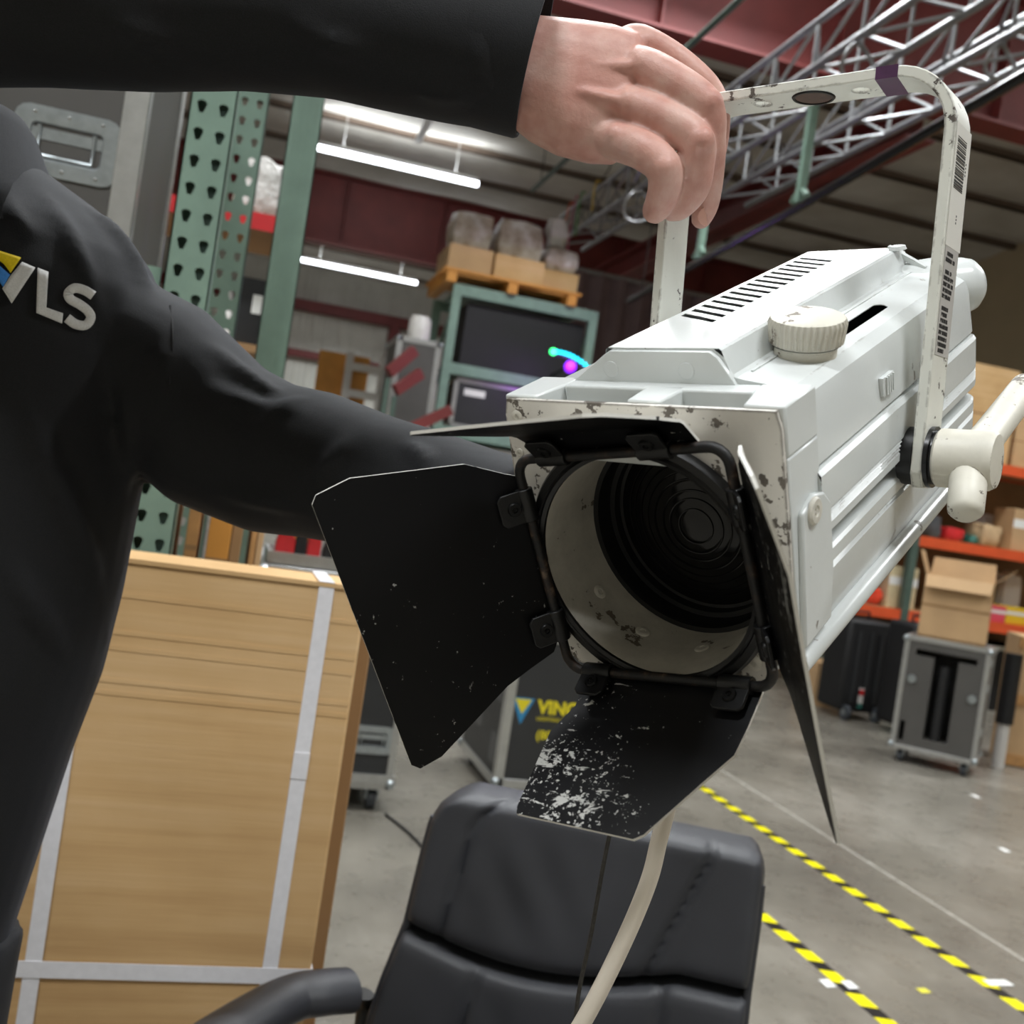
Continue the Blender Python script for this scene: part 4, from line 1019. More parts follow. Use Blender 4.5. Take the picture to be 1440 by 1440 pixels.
def beam(name, label, a, b, h, d, mat, cat='rack beam', group=None):
    a = V(a); b = V(b); c = (a + b) / 2; ln = (b - a).length
    t = thing(name, label, cat, (c.x, c.y, c.z), math.atan2((b - a).y, (b - a).x), group)
    mb = MB(); mb.bb((-ln / 2, 0, -h), (ln / 2, d, 0)); mb.done('rail', mat, t, bevel=0.003)
    mb = MB(); mb.bb((-ln / 2, -0.002, -h * 0.55), (ln / 2, 0.0, -h * 0.45)); mb.done('pressed_step', mat, t)
    for s in (-1, 1):
        mb = MB(); mb.bb((s * ln / 2 - 0.025, -0.006, -h * 1.3), (s * ln / 2 + 0.025, 0.012, h * 0.2)); mb.done('end_plate', mat, t)
    return t
beam('rack_crossbar', 'green rack beam carrying the big grey case', (-1.725, 2.1, 1.70), (-0.21, 2.1, 1.70), 0.12, 0.05, M_green)
beam('rack_crossbar', 'green rack beam under the back of the big grey case', (-1.725, 2.9, 1.70), (-0.17, 2.9, 1.70), 0.12, 0.05, M_green)
rack_post('rack_post', 'green rack post at the far end of the big grey case', -1.80, 2.05, 3.4)
rack_post('rack_post', 'green rear rack post at the far end of the big grey case', -1.80, 2.9, 3.4)

# ---- road cases
def caster(t, p, r=0.05, mat=None):
    p = V(p)
    mb = MB(); mb.bb(p + V((-0.035, -0.035, 2 * r + 0.006)), p + V((0.035, 0.035, 2 * r + 0.012))); mb.bb(p + V((-0.028, -0.03, r)), p + V((-0.022, 0.03, 2 * r + 0.008))); mb.bb(p + V((0.022, -0.03, r)), p + V((0.028, 0.03, 2 * r + 0.008)))
    c = mb.done('caster', M_zinc, t)
    mb = MB(); mb.cyl(p + V((-0.018, 0, r)), p + V((0.018, 0, r)), r, seg=18); mb.done('wheel', mat or M_caster, c)
def latch(t, c, ex, ez, n, w=0.16, h=0.12):
    """recessed dish with a sprung handle; c centre on the face, n outward"""
    c = V(c); ex = V(ex); ez = V(ez); n = V(n)
    def rr(hw, hh, rad, off):
        out = []
        for sx, sz, a0 in ((1, 1, 0), (-1, 1, 90), (-1, -1, 180), (1, -1, 270)):
            for a in (0, 30, 60, 90):
                a_ = math.radians(a0 + a); out.append(c + ex * (sx * (hw - rad) + rad * math.cos(a_)) + ez * (sz * (hh - rad) + rad * math.sin(a_)) + n * off)
        return out
    mb = MB(); mb.rings([rr(w / 2, h / 2, h * 0.2, 0.0), rr(w / 2, h / 2, h * 0.2, 0.003), rr(w / 2 - h * 0.2, h / 2 - h * 0.2, h * 0.1, 0.0045), rr(w / 2 - h * 0.24, h / 2 - h * 0.24, h * 0.08, 0.0035), rr(w / 2 - h * 0.30, h / 2 - h * 0.30, h * 0.05, -0.012)], cap=False)
    mb.face([mb.bm.verts.new(p) for p in rr(w / 2 - h * 0.30, h / 2 - h * 0.30, h * 0.05, -0.012)])
    d = mb.done('recessed_handle', M_zinc, t, smooth=30)
    mb = MB(); P = [c + ex * (sx * (w / 2 - h * 0.36)) + ez * (sz * h * 0.22) + n * 0.002 for sx, sz in ((-1, 1), (-1, -1), (1, -1), (1, 1))]
    mb.tube(P, h * 0.035, 8); mb.done('grip', M_zinc, d)
    mb = MB(); mb.rings([[c + ex * x + ez * z + n * o_ for x, z in ((-w * 0.33, h * 0.02), (w * 0.33, h * 0.02), (w * 0.33, h * 0.19), (-w * 0.33, h * 0.19))] for o_ in (-0.008, 0.001)]); mb.done('spring_plate', M_zinc, d)
    for sx in (-0.7, 0, 0.7):
        for sz in (-1, 1):
            mb = MB(); mb.ball(c + ex * (sx * w / 2 * 0.9) + ez * (sz * (h / 2 - h * 0.1)) + n * 0.0035, h * 0.028, 8, 5); mb.done('rivet', M_alu, d)
def road_case(label, loc, rotz, w, d, h, mat=M_casedark, z0=0.0, wheels=0.0, e=0.03, name='road_case', group=None, lid=None):
    """panelled case with aluminium edges; origin at the base centre"""
    t = thing(name, label, 'road case', loc, rotz, group)
    b = z0 + (2 * wheels + 0.012 if wheels else 0)
    mb = MB(); mb.bb((-w / 2 + 0.004, -d / 2 + 0.004, b + 0.004), (w / 2 - 0.004, d / 2 - 0.004, b + h - 0.004)); mb.done('body', mat, t)
    def rail(p, q):
        mb = MB(); mb.bar(p, q, e, e) if abs((V(q) - V(p)).normalized().z) < 0.5 else mb.bar(p, q, e, e, (0, 1, 0)); mb.done('edge_rail', M_alu, t, bevel=0.002)
    X, Y, Z0, Z1 = w / 2 - e / 2 + 0.002, d / 2 - e / 2 + 0.002, b + e / 2 - 0.002, b + h - e / 2 + 0.002
    for sx in (-1, 1):
        for sy in (-1, 1): rail((sx * X, sy * Y, b), (sx * X, sy * Y, b + h))
    for z in (Z0, Z1):
        for s in (-1, 1):
            rail((-w / 2, s * Y, z), (w / 2, s * Y, z)); rail((s * X, -d / 2, z), (s * X, d / 2, z))
    if lid:
        mb = MB(); mb.bb((-w / 2 - 0.001, -d / 2 - 0.001, b + lid - 0.012), (w / 2 + 0.001, d / 2 + 0.001, b + lid + 0.012)); mb.done('lid_rail', M_alu, t)
    for sx in (-1, 1):
        for sy in (-1, 1):
            for z in (b + 0.024, b + h - 0.022):
                mb = MB(); mb.ball((sx * (w / 2 - 0.006), sy * (d / 2 - 0.006), z), 0.024, 10, 7); mb.done('ball_corner', M_zinc, t)
            if wheels: caster(t, (sx * (w / 2 - 0.07), sy * (d / 2 - 0.07), z0), wheels)
    return t
gc = road_case('big grey road case with recessed metal handle on the tall rack', (-0.725, 2.45, 1.712), 0, 0.95, 0.70, 0.66, M_casegrey, e=0.045)
latch(gc, (0.345, -0.3465, 0.200), (1, 0, 0), (0, 0, 1), (0, -1, 0), 0.185, 0.125)
# ---- things seen between the posts
t = thing('wire_shelf', 'shelf with a red edge seen between the green posts', 'shelf', (0.0, 4.30, 0))
mb = MB(); mb.bb((-0.75, -0.25, 2.26), (0.075, 0.25, 2.2895)); mb.done('upper_board', M_card2, t)
mb = MB(); mb.bb((-0.75, -0.262, 2.25), (0.075, -0.25, 2.312)); mb.done('red_edge', M_redp, t)
mb = MB(); mb.bb((-0.75, -0.25, 1.80), (0.075, 0.25, 1.8295)); mb.done('lower_board', M_card2, t)
for x in (-0.73, 0.055):
    for y in (-0.23, 0.23): mb = MB(); mb.bb((x - 0.02, y - 0.02, 0), (x + 0.02, y + 0.02, 2.7)); mb.done('leg', M_dgreen, t)
def crumple(c, s, seed, n=2, amp=0.25):
    """a lumpy wrapped bundle: closed subdivided box pushed about by noise"""
    bm = bmesh.new(); bmesh.ops.create_cube(bm, size=1.0); bmesh.ops.subdivide_edges(bm, edges=bm.edges[:], cuts=5, use_grid_fill=True)
    for v in bm.verts:
        p = v.co.copy(); l = p.normalized() * 0.62; p = p.lerp(l, 0.45)
        w_ = noise.noise(p * 3.1 + V((seed, 0, 0))) * amp + noise.noise(p * 8 + V((0, seed, 0))) * amp * 0.4
        p = p * (1 + w_); p.z = max(p.z, -0.5)
        v.co = V((p.x * s[0], p.y * s[1], (p.z + 0.5) * s[2])) + V(c)
    m = MB(); m.bm.free(); m.bm = bm; return m
M_film = NT('white_film'); M_film.set(Base_Color=srgb('d6d3cf'), Roughness=0.2, Specular_IOR_Level=0.6); M_film.bump(M_film.noise(18, 4, 0.6), 0.8, 0.02); M_film = M_film.m
o = crumple((0, 0, 0), (0.16, 0.16, 0.24), 4).done('wrapped_bundle', M_film); o.location = (-0.055, 4.17, 2.291); tag(o, 'white film wrapped bundle on the red edged shelf', 'bundle')
o = MB().lathe([(0.001, 0), (0.035, 0), (0.037, 0.13), (0.022, 0.16), (0.018, 0.19), (0.001, 0.19)], seg=16).done('spray_bottle', M_film); o.location = (-0.115, 4.14, 1.831); tag(o, 'white bottle on the lower board of the red edged shelf', 'bottle')
t = thing('black_carton', 'black carton with a white sticker on the lower shelf board', 'box', (-0.01, 4.19, 1.831))
mb = MB(); mb.bb((-0.075, -0.09, 0), (0.075, 0.09, 0.25)); mb.done('carton', M_black, t, bevel=0.003); mb = MB(); mb.bb((-0.015, -0.0915, 0.12), (0.02, -0.09, 0.19)); mb.done('sticker', M_paper, t)
# ---- boards leaning behind the carton
for i, (xa, xb, zt, m, lab) in enumerate(((-0.122, -0.097, 1.42, M_wood, 'narrow pine board next to the green rack post'), (-0.073, -0.050, 1.40, M_wood, 'thin pine board standing by itself behind the carton'), (-0.032, 0.012, 1.38, M_ply, 'wide orange plywood strip among the boards'), (0.014, 0.034, 1.36, M_card2, 'brown board edge touching the plywood strip'), (0.052, 0.062, 1.36, M_wood, 'pine lath before the silver case'), (0.064, 0.076, 1.35, M_card3, 'pale lath nearest the silver case'))):
    t = thing('standing_board', lab, 'board', ((xa + xb) / 2, 2.36 + 0.004 * i, 0), 0, 'boards standing behind the carton')
    mb = MB(); mb.bb((-(xb - xa) / 2, -0.2, 0), ((xb - xa) / 2, 0.1, zt)); mb.done('board', m, t, bevel=0.002)
    mb = MB(); mb.bb((-(xb - xa) / 2 - 0.0004, -0.2006, zt - 0.2), ((xb - xa) / 2 + 0.0004, -0.199, zt - 0.19)); mb.done('saw_mark', M_card2, t)
road_case('dark road case with silver edges under the red tools', (0.225, 3.02, 0), 0, 0.25, 0.62, 1.04, M_casedark, wheels=0.045, lid=0.93)
t = thing('tool_tray', 'silver tray of tools lying on the dark silver edged case', 'tray', (0.225, 2.86, 1.147))
mb = MB(); mb.bb((-0.115, -0.13, 0), (0.115, 0.12, 0.012)); mb.bb((-0.115, -0.13, 0.012), (0.115, -0.12, 0.03)); mb.bb((-0.115, 0.11, 0.012), (0.115, 0.12, 0.03)); mb.bb((-0.115, -0.12, 0.012), (-0.105, 0.11, 0.03)); mb.bb((0.105, -0.12, 0.012), (0.115, 0.11, 0.03)); mb.done('tray', M_alu, t)
for x, s_, m, nm in ((-0.07, (0.05, 0.04, 0.075), M_redp, 'red_clamp'), (-0.03, (0.03, 0.03, 0.09), M_black, 'black_clamp'), (0.005, (0.035, 0.04, 0.085), M_redp, 'red_clamp'), (0.05, (0.04, 0.05, 0.06), M_black, 'black_clamp'), (0.085, (0.025, 0.05, 0.07), M_casegrey, 'grey_clamp')):
    mb = MB(); mb.prism([(-s_[0] / 2, 0), (s_[0] / 2, 0), (s_[0] / 2, s_[2] * 0.6), (s_[0] * 0.2, s_[2]), (-s_[0] * 0.3, s_[2]), (-s_[0] / 2, s_[2] * 0.5)], (x, -0.05, 0.012), (1, 0, 0), (0, 0, 1), (0, s_[1], 0)); mb.done(nm, m, t, bevel=0.003)
# ================================================================ middle distance: cases on the floor, the far rack, ladder
vc = road_case('black road case printed with a yellow and blue triangle logo', (1.76, 5.08, 0), 0, 0.80, 0.76, 0.74, M_casedark, wheels=0.03, e=0.045)
M_logoy = simple('logo_yellow', 'd9c91f', 0.5); M_logob = simple('logo_blue', '2b7fae', 0.5)
FY = -0.38 - 0.0012 + 0.004
def flat(poly, name, mat, parent, y=None, th=0.0012):
    y = FY if y is None else y
    mb = MB(); mb.prism(poly, (0, y, 0), (1, 0, 0), (0, 0, 1), (0, th, 0)); return mb.done(name, mat, parent)
lx, lz = 1.445 - 1.76, 0.50
flat([(lx - 0.055, lz), (lx + 0.055, lz), (lx, lz - 0.125)], 'logo_blue_triangle', M_logob, vc, FY + 0.0006)
flat([(lx - 0.040, lz - 0.006), (lx + 0.040, lz - 0.006), (lx, lz - 0.075)], 'logo_yellow_triangle', M_logoy, vc, FY - 0.0008)
def lettering(txt, size, x, z, mat, parent, y, name='lettering', bold=0.0):
    cu_d = bpy.data.curves.new(name, 'FONT'); cu_d.body = txt; cu_d.size = size; cu_d.extrude = 0.0008; cu_d.offset = bold
    o = bpy.data.objects.new(name, cu_d); COL.objects.link(o); o.data.materials.append(mat); o.parent = parent
    dg = bpy.context.evaluated_depsgraph_get(); me = bpy.data.meshes.new_from_object(o.evaluated_get(dg)); bpy.data.objects.remove(o)
    me.transform(Matrix.Translation((x, y, z)) @ Matrix.Rotation(PI / 2, 4, 'X'))
    o = bpy.data.objects.new(name, me); COL.objects.link(o); o.parent = parent
    if not me.materials: me.materials.append(mat)
    return o
lettering('VINCENT', 0.085, lx + 0.075, lz - 0.062, M_logoy, vc, FY - 0.0004, bold=0.0035)
lettering('LIGHTING SYSTEMS', 0.026, lx + 0.075, lz - 0.098, M_logoy, vc, FY - 0.0004)
lettering('(800)', 0.058, lx + 0.085, lz - 0.185, M_logoy, vc, FY - 0.0004, bold=0.001)
M_card_grey = simple('grey_print', '565655', 0.6)
for (ya, za, yb, zb) in ((-0.30, 0.45, -0.12, 0.56), (0.02, 0.26, 0.14, 0.38), (-0.31, 0.16, -0.20, 0.30)):
    mb = MB(); mb.bb((-0.3965, ya, za), (-0.3945, yb, zb)); mb.done('printed_panel', M_card_grey, vc)
latch(vc, (0.05, -0.3765, 0.70), (1, 0, 0), (0, 0, 1), (0, -1, 0), 0.16, 0.10)
sc_ = road_case('dark road case on casters right of the strapped carton', (0.58, 4.72, 0), 0, 0.50, 0.60, 0.72, M_casedark, wheels=0.045, e=0.03)
latch(sc_, (0.14, -0.2975, 0.31), (1, 0, 0), (0, 0, 1), (0, -1, 0), 0.18, 0.12)
mb = MB(); mb.bb((0.02, -0.306, 0.125), (0.262, -0.29, 0.165)); mb.done('bottom_bar', M_alu, sc_)
mb = MB(); mb.tube(spline([(0.82, 4.40, 0.006), (0.90, 4.10, 0.006), (0.96, 3.6, 0.006), (1.03, 3.0, 0.006), (1.2, 2.4, 0.006), (1.1, 1.9, 0.006)], 8), 0.0055, 8); tag(mb.done('floor_cable', M_black), 'thin black cable lying on the floor behind the chair', 'cable')

# ---- the far pallet rack: origin at the middle of its base
def pallet_rack(label, x0, x1, y0, y1, levels, ztop, post_mat, beam_mat, loc_name='pallet_rack', braces=True, deck=True):
    cx, cy = (x0 + x1) / 2, (y0 + y1) / 2
    t = thing(loc_name, label, 'rack', (cx, cy, 0))
    hx, hy = (x1 - x0) / 2, (y1 - y0) / 2
    for sx in (-1, 1):
        for sy in (-1, 1):
            mb = MB(); mb.bb((sx * hx - 0.04, sy * hy - 0.035, 0), (sx * hx + 0.04, sy * hy + 0.035, ztop)); mb.done('post', post_mat, t)
        if braces:
            z = 0.3; s = 1
            while z < ztop - 0.8:
                mb = MB(); mb.bar((sx * hx, -s * hy, z), (sx * hx, s * hy, z + 0.7), 0.03, 0.03); mb.done('brace', post_mat, t); z += 0.72; s = -s
    for z in levels:
        for sy in (-1, 1):
            mb = MB(); mb.bb((-hx, sy * hy - 0.025, z - 0.10), (hx, sy * hy + 0.025, z)); mb.done('beam', beam_mat, t)
        if deck:
            mb = MB(); mb.bb((-hx + 0.04, -hy + 0.026, z - 0.03), (hx - 0.04, hy - 0.026, z - 0.001)); mb.done('deck', post_mat, t)
    return t
FR = pallet_rack('green far pallet rack stacked with road cases and a wrapped pallet', 1.72, 3.05, 9.55, 10.55, (1.30, 2.02, 2.60, 3.32), 3.315, M_green, M_green)
def small_case(label, loc, w, d, h, mat, silver=True, name='road_case'):
    t = thing(name, label, 'road case', loc, 0, 'cases on the far rack')
    mb = MB(); mb.bb((-w / 2, -d / 2, 0), (w / 2, d / 2, h)); mb.done('body', mat, t)
    if silver:
        for z in (0.02, h - 0.02):
            mb = MB(); mb.bb((-w / 2 - 0.004, -d / 2 - 0.004, z - 0.02), (w / 2 + 0.004, d / 2 + 0.004, z + 0.02)); mb.done('edge_rail', M_alu, t)
        for sx in (-1, 1): 
            mb = MB(); mb.bb((sx * w / 2 - 0.022, -d / 2 - 0.004, 0.03), (sx * w / 2 + 0.004 * sx + 0.022 * (sx < 0), -d / 2 + 0.03, h - 0.03)); mb.done('corner_rail', M_alu, t)
    return t
small_case('low black case under the wrapped pallet boxes', (2.42, 10.0, 2.601), 1.15, 0.8, 0.58, M_black, False)
c2 = small_case('silver edged road case on the second shelf of the far rack', (2.40, 10.0, 2.021), 1.10, 0.85, 0.46, M_casedark)
flat([(0.05, 0.30), (0.17, 0.30), (0.11, 0.17)], 'warning_triangle', M_logoy, c2, -0.428)
mb = MB(); mb.bb((-0.47, -0.428, 0.31), (-0.27, -0.425, 0.37)); mb.done('sticker', M_paper, c2)
small_case('silver edged road case on the lowest shelf of the far rack', (2.40, 10.0, 1.301), 1.10, 0.85, 0.58, M_casedark)
small_case('big dark case standing on the floor under the far rack', (2.40, 10.0, 0.0), 1.10, 0.85, 1.0, M_casedark)
# pallet with wrapped boxes
t = thing('wood_pallet', 'pale wooden pallet on top of the far rack', 'pallet', (2.22, 10.0, 3.321))
for i in range(7):
    mb = MB(); mb.bb((-0.66, -0.48 + 0.155 * i - 0.05, 0.10), (0.66, -0.48 + 0.155 * i + 0.05, 0.122)); mb.done('slat', M_ply, t)
for x in (-0.58, 0, 0.58):
    mb = MB(); mb.bb((x - 0.045, -0.52, 0.0), (x + 0.045, 0.5, 0.10)); mb.done('runner', M_ply, t)
random.seed(11)
for i, (x, y, z, w, d, h, m, lab) in enumerate(((-0.40, -0.05, 0.122, 0.42, 0.62, 0.26, M_card3, 'brown box at the corner of the wrapped pallet'), (0.06, -0.12, 0.122, 0.48, 0.60, 0.24, M_card, 'long brown box in the middle of the wrapped pallet'), (0.50, -0.05, 0.122, 0.36, 0.50, 0.22, M_card, 'brown box at the end of the wrapped pallet'))):
    t = thing('pallet_box', lab, 'cardboard box', (2.22 + x, 10.0 + y, 3.322 + z), 0, 'boxes on the pallet')
    mb = MB(); mb.bb((-w / 2, -d / 2, 0), (w / 2, d / 2, h)); mb.done('carton', m, t, bevel=0.006)
    mb = MB(); mb.bb((-w / 2 - 0.001, -0.03, h - 0.05), (w / 2 + 0.001, 0.03, h + 0.001)); mb.done('tape', M_card3, t)
M_wrap = NT('stretch_wrap'); kk = M_wrap; kk.set(Base_Color=kk.ramp(kk.noise(6, 4), [(0.35, srgb('a8957f')), (0.52, srgb('cfc5b8')), (0.66, srgb('eeebe7'))]), Roughness=0.18, Specular_IOR_Level=0.7); kk.bump(kk.noise(9, 5, 0.7), 0.9, 0.03); M_wrap = kk.m
for i, (x, z, w, h, lab) in enumerate(((-0.40, 0.385, 0.38, 0.34, 'plastic wrapped bundle at the edge of the pallet boxes'), (0.075, 0.365, 0.44, 0.38, 'big plastic wrapped carton on the middle pallet box'), (0.50, 0.345, 0.32, 0.22, 'small plastic wrapped bundle on the end pallet box'))):
    o = crumple((0, 0, 0), (w, 0.42, h), i * 3 + 1, amp=0.07).done('wrapped_bundle', M_wrap); o.location = (2.22 + x, 9.92, 3.322 + z); tag(o, lab, 'bundle')
o = crumple((0, 0, 0), (0.18, 0.18, 0.26), 31, amp=0.3).done('plastic_bag', M_film); o.location = (2.22 + 0.46, 9.92, 3.322 + 0.60); tag(o, 'white plastic bag sticking up from the wrapped boxes', 'bag')
# left neighbour of the rack: tall grey case with a white drum on top
gcase = road_case('tall grey road case with silver edges left of the far rack', (1.42, 9.7, 0), 0, 0.40, 0.7, 2.62, M_casegrey, wheels=0.05, e=0.05)
o = MB().lathe([(0.001, 0), (0.10, 0), (0.105, 0.03), (0.10, 0.17), (0.08, 0.21), (0.001, 0.22)], seg=24).done('white_drum', M_film); o.location = (1.42, 9.5, 2.74); tag(o, 'white drum on top of the tall grey case', 'drum')
for a, b, lab in (((547, 524, 8.9), (583, 493, 9.05), 'upper faded red rail beside the tall grey case'), ((556, 549, 8.9), (592, 525, 9.05), 'middle faded red rail beside the tall grey case'), ((560, 611, 8.9), (634, 576, 9.05), 'long low faded red rail in front of the tall grey case')):
    p, q = at(*a), at(*b); mb = MB(); mb.bar(p, q, 0.06, 0.09); tag(mb.done('red_rail', M_red), lab, 'rail', 'faded red rails'); p.z -= 0.05
    mb = MB(); mb.bb((p.x - 0.02, p.y - 0.02, 0), (p.x + 0.02, p.y + 0.02, p.z)); tag(mb.done('rail_post', M_dgreen), 'dark green post under the ' + lab.split(' beside')[0].split(' in front')[0], 'post', 'posts of the red rails')
# ---- plywood sheet and white ladder
t = thing('plywood_sheet', 'orange plywood sheet standing behind the white ladder', 'plywood', (0.98, 11.9, 0))
mb = MB(); mb.bb((-0.26, 0, 0), (0.30, 0.05, 2.78)); mb.done('sheet', M_ply, t)
mb = MB(); mb.bb((0.02, -0.02, 0), (0.30, -0.001, 2.70)); mb.done('second_sheet', M_ply, t)
t = thing('ladder', 'white ladder leaning before the orange plywood', 'ladder', (1.24, 11.5, 0))
for s in (-1, 1):
    mb = MB(); mb.bar((s * 0.19, 0, 0), (s * 0.19, 0.34, 2.80), 0.085, 0.05, (0, 1, 0)); mb.done('side_rail', M_film, t)
for i in range(9):
    z = 0.25 + 0.30 * i; mb = MB(); mb.bar((-0.17, 0.34 * z / 2.8, z), (0.17, 0.34 * z / 2.8, z), 0.07, 0.085); mb.done('rung', M_film, t)
# ---- coloured lamp beads on the right of the rack
t = thing('led_bead_lamp', 'small lamp with glowing cyan green and purple beads on the rack', 'lamp', at(800, 520, 9.35))
ob = at(800, 520, 9.35)
M_cy = emit('cyan_led', '12d8e0', 3.0); M_gr = emit('green_led', '35f07a', 5.0); M_pu = emit('purple_led', '7a1fe0', 2.2)
for i in range(11):
    x = 778 + 5.6 * i; y = 494.5 + 0.009 * (x - 778) ** 2
    mb = MB(); mb.ball(at(x, y, 9.35) - ob, 0.017 if i else 0.03, 10, 7); mb.done('cyan_bead' if i else 'green_bead', M_cy if i else M_gr, t)
mb = MB(); mb.ball(at(802, 516, 9.35) - ob, 0.055, 12, 8); pb = mb.done('purple_bead', M_pu, t)
mb = MB(); mb.tube([at(x, 499 + 0.009 * (x - 778) ** 2, 9.38) - ob for x in range(776, 850, 6)], 0.02, 8); mb.done('bead_rail', M_black, t)
b_ = at(802, 516, 9.40); mb = MB(); mb.tube([at(802, 500, 9.40) - ob, b_ - ob, V((b_.x, 9.55, b_.z - 0.03)) - ob, V((b_.x, 9.55, 2.604)) - ob], 0.016, 8); mb.done('stem', M_black, t)
ld = bpy.data.lights.new('purple_lamp_light', 'POINT'); ld.energy = 6; ld.color = (0.55, 0.2, 1.0); ld.shadow_soft_size = 0.06
lo = bpy.data.objects.new('purple_lamp_light', ld); COL.objects.link(lo); lo.parent = t; lo.location = at(803, 508, 9.2) - ob
# ================================================================ trusses overhead, orange racks and gear on the right
M_truss = simple('truss_aluminium', '97989a', 0.42, 0.8, var=0.08, scale=15)
def truss(label, x, y0, y1, z, s=0.30):
    ln = y1 - y0
    t = thing('box_truss', label, 'truss', (x, y0, z), 0, 'box trusses under the roof')
    for sx in (0, s):
        for sz in (0, -s):
            mb = MB(); mb.cyl((sx, 0, sz), (sx, ln, sz), 0.024, seg=12); mb.done('chord', M_truss, t)
    n = int(ln / 0.5); st = ln / n
    for i in range(n):
        a, b = i * st, (i + 1) * st
        for p, q in (((0, a, 0), (0, b, -s)), ((s, a, -s), (s, b, 0)), ((0, a, 0), (s, b, 0)), ((0, b, -s), (s, a, -s)), ((0, a, 0), (0, a, -s)), ((s, a, 0), (s, a, -s))):
            mb = MB(); mb.cyl(p, q, 0.012, seg=8); mb.done('strut', M_truss, t)
    for y in (ln * 0.15, ln * 0.85):
        mb = MB(); mb.tube([(s / 2 - 0.15, y, 0), (s / 2, y, 0.3), (s / 2, y, ZC - z - 0.05)], 0.006, 6); mb.done('hanging_wire', M_wire, t)
    return t
truss('aluminium box truss hanging above the yoke', 3.04, 4.3, 11.2, 4.6)
truss('aluminium box truss hanging beside the first one over the taped floor', 3.70, 3.9, 8.6, 4.62)
def pipe(label, pts, r, mat, cat='pipe'):
    o = MB().tube(pts, r, 12).done('overhead_pipe', mat); return tag(o, label, cat)
pipe('long black pipe hanging below the trusses', [(3.40, 9.6, 3.5), (3.15, 6.0, 3.5), (2.90, 3.2, 3.5)], 0.028, M_blkg)
pipe('dark pipe running alongside the trusses above the hand', [(2.508, 10.5, 4.6), (2.508, 4.6, 4.6)], 0.022, M_dgreen)
for (x, y, lab) in ((3.155, 6.02, 'green drop arm from the truss to the black pipe by the yoke'), (3.27, 7.75, 'green drop arm from the truss to the black pipe near the fingers')):
    t = thing('drop_arm', lab, 'rack arm', (x, y, 3.5))
    mb = MB(); mb.bb((-0.025, -0.025, 0.032), (0.025, 0.025, 0.79)); mb.done('arm', M_green, t)
    mb = MB(); mb.tube([(0, -0.09, 0.053), (0, 0, 0.13), (0, 0.09, 0.053)], 0.022, 8); mb.done('saddle', M_green, t)
for y in (4.2, 9.3):
    pass
# thin wires that carry the pipes
for (x, y, z, lab) in ((3.37, 9.2, 3.53, 'wire holding the black pipe at its far end'), (2.95, 3.75, 3.53, 'wire holding the black pipe at its near end'), (2.508, 10.2, 4.62, 'wire holding the dark pipe at its far end'), (2.508, 4.9, 4.62, 'wire holding the dark pipe at its near end')):
    o = MB().cyl((0, 0, 0), (0, 0, ZC - z - 0.05), 0.005, seg=6).done('hanging_wire', M_wire); o.location = (x, y, z); tag(o, lab, 'wire', 'wires from the roof')
# coloured straps and cable loops hung on the truss
for i, (y, z0, z1, c, lab) in enumerate(((10.75, 4.62, 3.85, 'e06a4a', 'orange strap hanging on the far truss end'), (10.35, 4.64, 4.20, '4c9a4a', 'green strap hanging on the far truss end'), (9.9, 4.64, 4.35, 'd8b63a', 'yellow strap hanging on the far truss end'), (10.55, 4.64, 4.0, 'c06a86', 'pink strap hanging on the far truss end'))):
    o = MB().tube(spline([(3.03, y, z0 + 0.02), (2.99, y, z0), (2.985, y + 0.02, z0 * 0.5 + z1 * 0.5), (2.98, y - 0.03, z1)], 5), 0.018, 8, asp=0.4).done('cargo_strap', simple('strap_%d' % i, c, 0.6)); tag(o, lab, 'strap', 'straps on the truss')
for i, (x, y, z, r, lab) in enumerate(((3.04, 5.35, 4.14, 0.10, 'loop of cable hung under the first truss near the yoke corner'), (3.70, 5.0, 4.18, 0.09, 'small coil of cable hung under the second truss'), (3.04, 8.7, 4.12, 0.13, 'coil of grey cable under the far truss'), (3.04, 7.9, 4.14, 0.10, 'coil of grey cable beside the yoke leg'))):
    c = V((x, y, z)); ztop = (4.62 if x > 3.5 else 4.6) - 0.30 - 0.026
    P = [c + V((r * math.cos(a), 0.3 * r * math.sin(2 * a), r * math.sin(a))) for a in [PI / 2 + 2 * PI * j / 24 for j in range(25)]]
    o = MB().tube([V((x, y, ztop)), V((x, y, (ztop + z + r) / 2))] + P, 0.013, 8).done('cable_coil', M_truss); tag(o, lab, 'cable', 'cable coils on the trusses')
# mauve drape behind the lamp
t = thing('hanging_drape', 'mauve grey drape hanging behind the trusses', 'drape', (4.6, 12.6, 0))
mb = MB(); rows = []
for z in (1.0, 2.2, 3.4, 4.4): rows.append([V((-1.3 + 0.04 * i, 0.05 * math.sin(i * 0.9) + 0.02 * math.sin(i * 2.3 + z), z)) for i in range(66)])
mb.rings(rows, closed=False, cap=False); mb.done('cloth', simple('mauve_cloth', '7d6b6f', 0.8, var=0.1, scale=4), t, smooth=80)
mb = MB(); mb.cyl((-1.4, 0, 4.42), (1.4, 0, 4.42), 0.03); mb.done('rod', M_truss, t)
for s in (-1, 1): mb = MB(); mb.cyl((s * 1.35, 0, 0), (s * 1.35, 0, 4.42), 0.03); mb.done('upright', M_truss, t)

